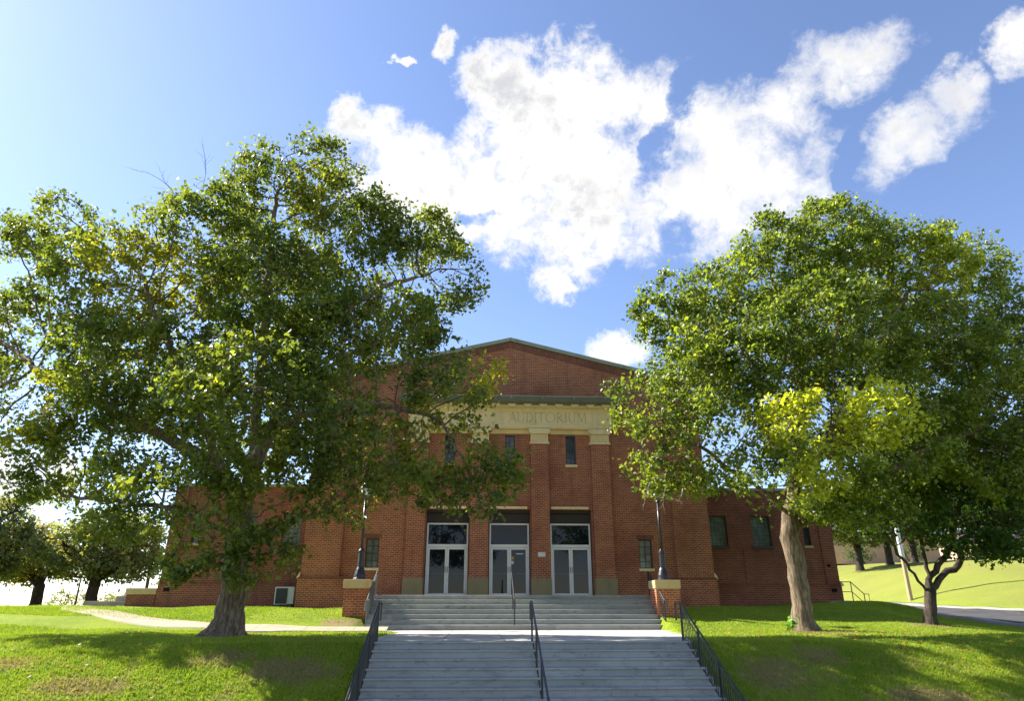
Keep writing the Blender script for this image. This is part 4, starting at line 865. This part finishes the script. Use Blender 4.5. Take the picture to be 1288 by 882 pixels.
tree('maple_tree', 'smaller low maple with forked trunk at the far right beside the driveway kerb', (16.3, 25.0), .19, S3, T3, T_N[2], 15.0, .18, .115, 12, step=.22, kill=.32, expo=.56, flare=.5,
     cols=[(.028, .07, .012), (.075, .13, .016), (.22, .22, .02)], patches=[(15.8, 24.5, 4.6, 2, 1.5, .9, .45)], bark='bark_dark')
FAR = [(.11, .14, .06), (.22, .22, .09), (.34, .22, .10)]
def far_tree(label, x, y, lobes, seed, R=.42, **kw):
    z = hz(x, y); c = np.mean([l[:3] for l in lobes], axis=0)
    lo = min(l[2]-l[5] for l in lobes)+.2
    s = [[(x+.05, y, lo-.2), (x+.2, y, lo+.5)]] + [[(x+.05, y, lo-.3), ((x+l[0])/2, (y+l[1])/2, (lo+l[2])/2), (l[0], l[1], l[2])] for l in lobes]
    return tree('park_tree', label, (x, y), R, s, lobes, 3600, 30, .34, .21, seed, cols=kw.pop('cols', FAR), group=None, flare=.4, bark='bark_dark', step=.45, kill=.62, maxc=3, **kw)
far_tree('dark rounded tree with short trunk beside the far end of the path at left', -30.3, 58, F1, 21)
far_tree('brownish tree with leaning limbs standing second from the left edge', -36.3, 61, F2, 22, cols=[(.12, .12, .05), (.25, .19, .08), (.34, .2, .09)])
far_tree('dark tree cut off by the left edge of the view', -40.5, 56, F3, 23)
HG = [(.035, .075, .016), (.10, .13, .03), (.18, .17, .04)]
for (x, y, sx, h, lab, sd) in [(40.6, 72, 4.2, 9.5, 'tree with pale sunlit crown and straight dark trunk on the hill nearest the building corner', 31), (45.2, 74, 4.0, 11, 'middle tree of the row of dark trunks on the hill', 32), (49.3, 76, 4.5, 12, 'third dark trunked tree on the hill, just left of the tan pole', 33), (62, 78, 6, 12, 'broad tree on the hill behind the low maple', 34), (76, 80, 6, 12, 'broad tree on the hill at the right edge of the view', 35)]:
    z = hz(x, y); far_tree(lab, x, y, [(x, y, z+h*.62, sx, sx, h*.34), (x-sx*.5, y-1, z+h*.40, sx*.8, sx*.7, h*.14), (x+sx*.1, y-2, z+h*.38, sx*1.0, sx*.7, h*.13), (x+sx*.5, y, z+h*.5, sx*.7, sx*.7, h*.2)], sd, R=.36, cols=[(.06, .085, .03), (.14, .15, .05), (.2, .19, .06)] if sd == 31 else HG)
def bush(x, y, w, h, label, seed):
    rng = np.random.default_rng(seed); z = hz(x, y); t = empty('shrub', (x, y, z), label, 'shrub')
    lobes = [(x+rng.uniform(-.5, .5)*w*.6, y+rng.uniform(-.5, .5), z+h*.5, w*.35, w*.3, h*.5) for _ in range(4)]
    S = [[(x, y, z-.1), (x, y, z+.15)]]+[[(x, y, z+.05), (l[0], l[1], l[2])] for l in lobes]
    N, par, ns = colonize(S, lobes, 260, rng, step=.3, kill=.4); V, F, rad, lc = branch_mesh(N, par, .06, rng)
    np_mesh('stems', V, F, 'bark_dark', t, smooth=True); co, F, a = leaves(N, par, lc, rng, 9, .2, .16, FAR if x < 0 else HG, (), 3, 4); np_mesh('foliage', co, F, 'leaf', t, attr=a)
bush(-32.2, 66, 3.6, 1.5, 'low bush on the left horizon right of the brownish tree', 41)
bush(-37.5, 68, 4.2, 1.8, 'low bush on the left horizon behind the brownish tree trunk', 42)
bush(-27.6, 62, 3.2, 1.0, 'low scrub on the horizon just right of the dark rounded tree', 43)
for i, (x, y, w, h, l) in enumerate([(50, 88, 3.5, 2.4, 'rounded shrub before the pink house wall, left one'), (57, 89, 4, 2.6, 'rounded shrub before the middle of the pink house'), (66, 90, 4, 2.6, 'rounded shrub at the right corner of the pink house')]): bush(x, y, w, h, l, 50+i)
# young shoots at the foot and on the stem of the right tree
t = empty('sucker_shoots', (9.9, 22.1, .05), 'small leafy green shoots at the foot of the right maple', 'shoots')
rng = np.random.default_rng(77); N = np.array([(9.95, 22.1, .0), (9.93, 22.1, .15), (9.9, 22.08, .3), (9.98, 22.1, .27), (9.86, 22.1, .2)]); par = np.array([-1, 0, 1, 1, 1])
V, F, rad, lc = branch_mesh(N, par, .01, rng); np_mesh('stems', V, F, 'bark', t); co, F, a = leaves(N, par, lc, rng, 8, .08, .10, [(.08, .2, .02), (.12, .25, .03), (.2, .3, .03)], (), 1, 4); np_mesh('foliage', co, F, 'leaf', t, attr=a)
# fallen leaves
def litter():
    rng = np.random.default_rng(9); n = 1500
    x = np.concatenate([rng.uniform(6.9, 17, n//2), rng.uniform(-12, -3, n//2)]); y = rng.uniform(13.8, 23, n); z = height(x, y)+.035
    a = rng.uniform(0, 2*pi, n); s = rng.uniform(.03, .06, n); tl = rng.normal(0, .3, (n, 2))
    P = np.stack([x, y, z], -1); t = np.stack([np.cos(a), np.sin(a), tl[:, 0]], -1); b = np.stack([-np.sin(a), np.cos(a), tl[:, 1]], -1)
    pts = np.array([(0, -1), (.6, 0), (0, 1.1), (-.6, 0)]); co = P[:, None]+s[:, None, None]*(b[:, None]*pts[None, :, 0:1]+t[:, None]*pts[None, :, 1:2])
    c = np.array([(.28, .17, .06), (.20, .10, .04), (.38, .30, .08)])[rng.integers(0, 3, n)]
    tag(np_mesh('fallen_leaves', co.reshape(-1, 3), np.arange(4*n).reshape(-1, 4), 'leaf', attr=np.repeat(np.concatenate([c, np.ones((n, 1))], 1), 4, axis=0)), 'dry fallen leaves scattered over the grass slope', 'leaves', kind='stuff')
litter()
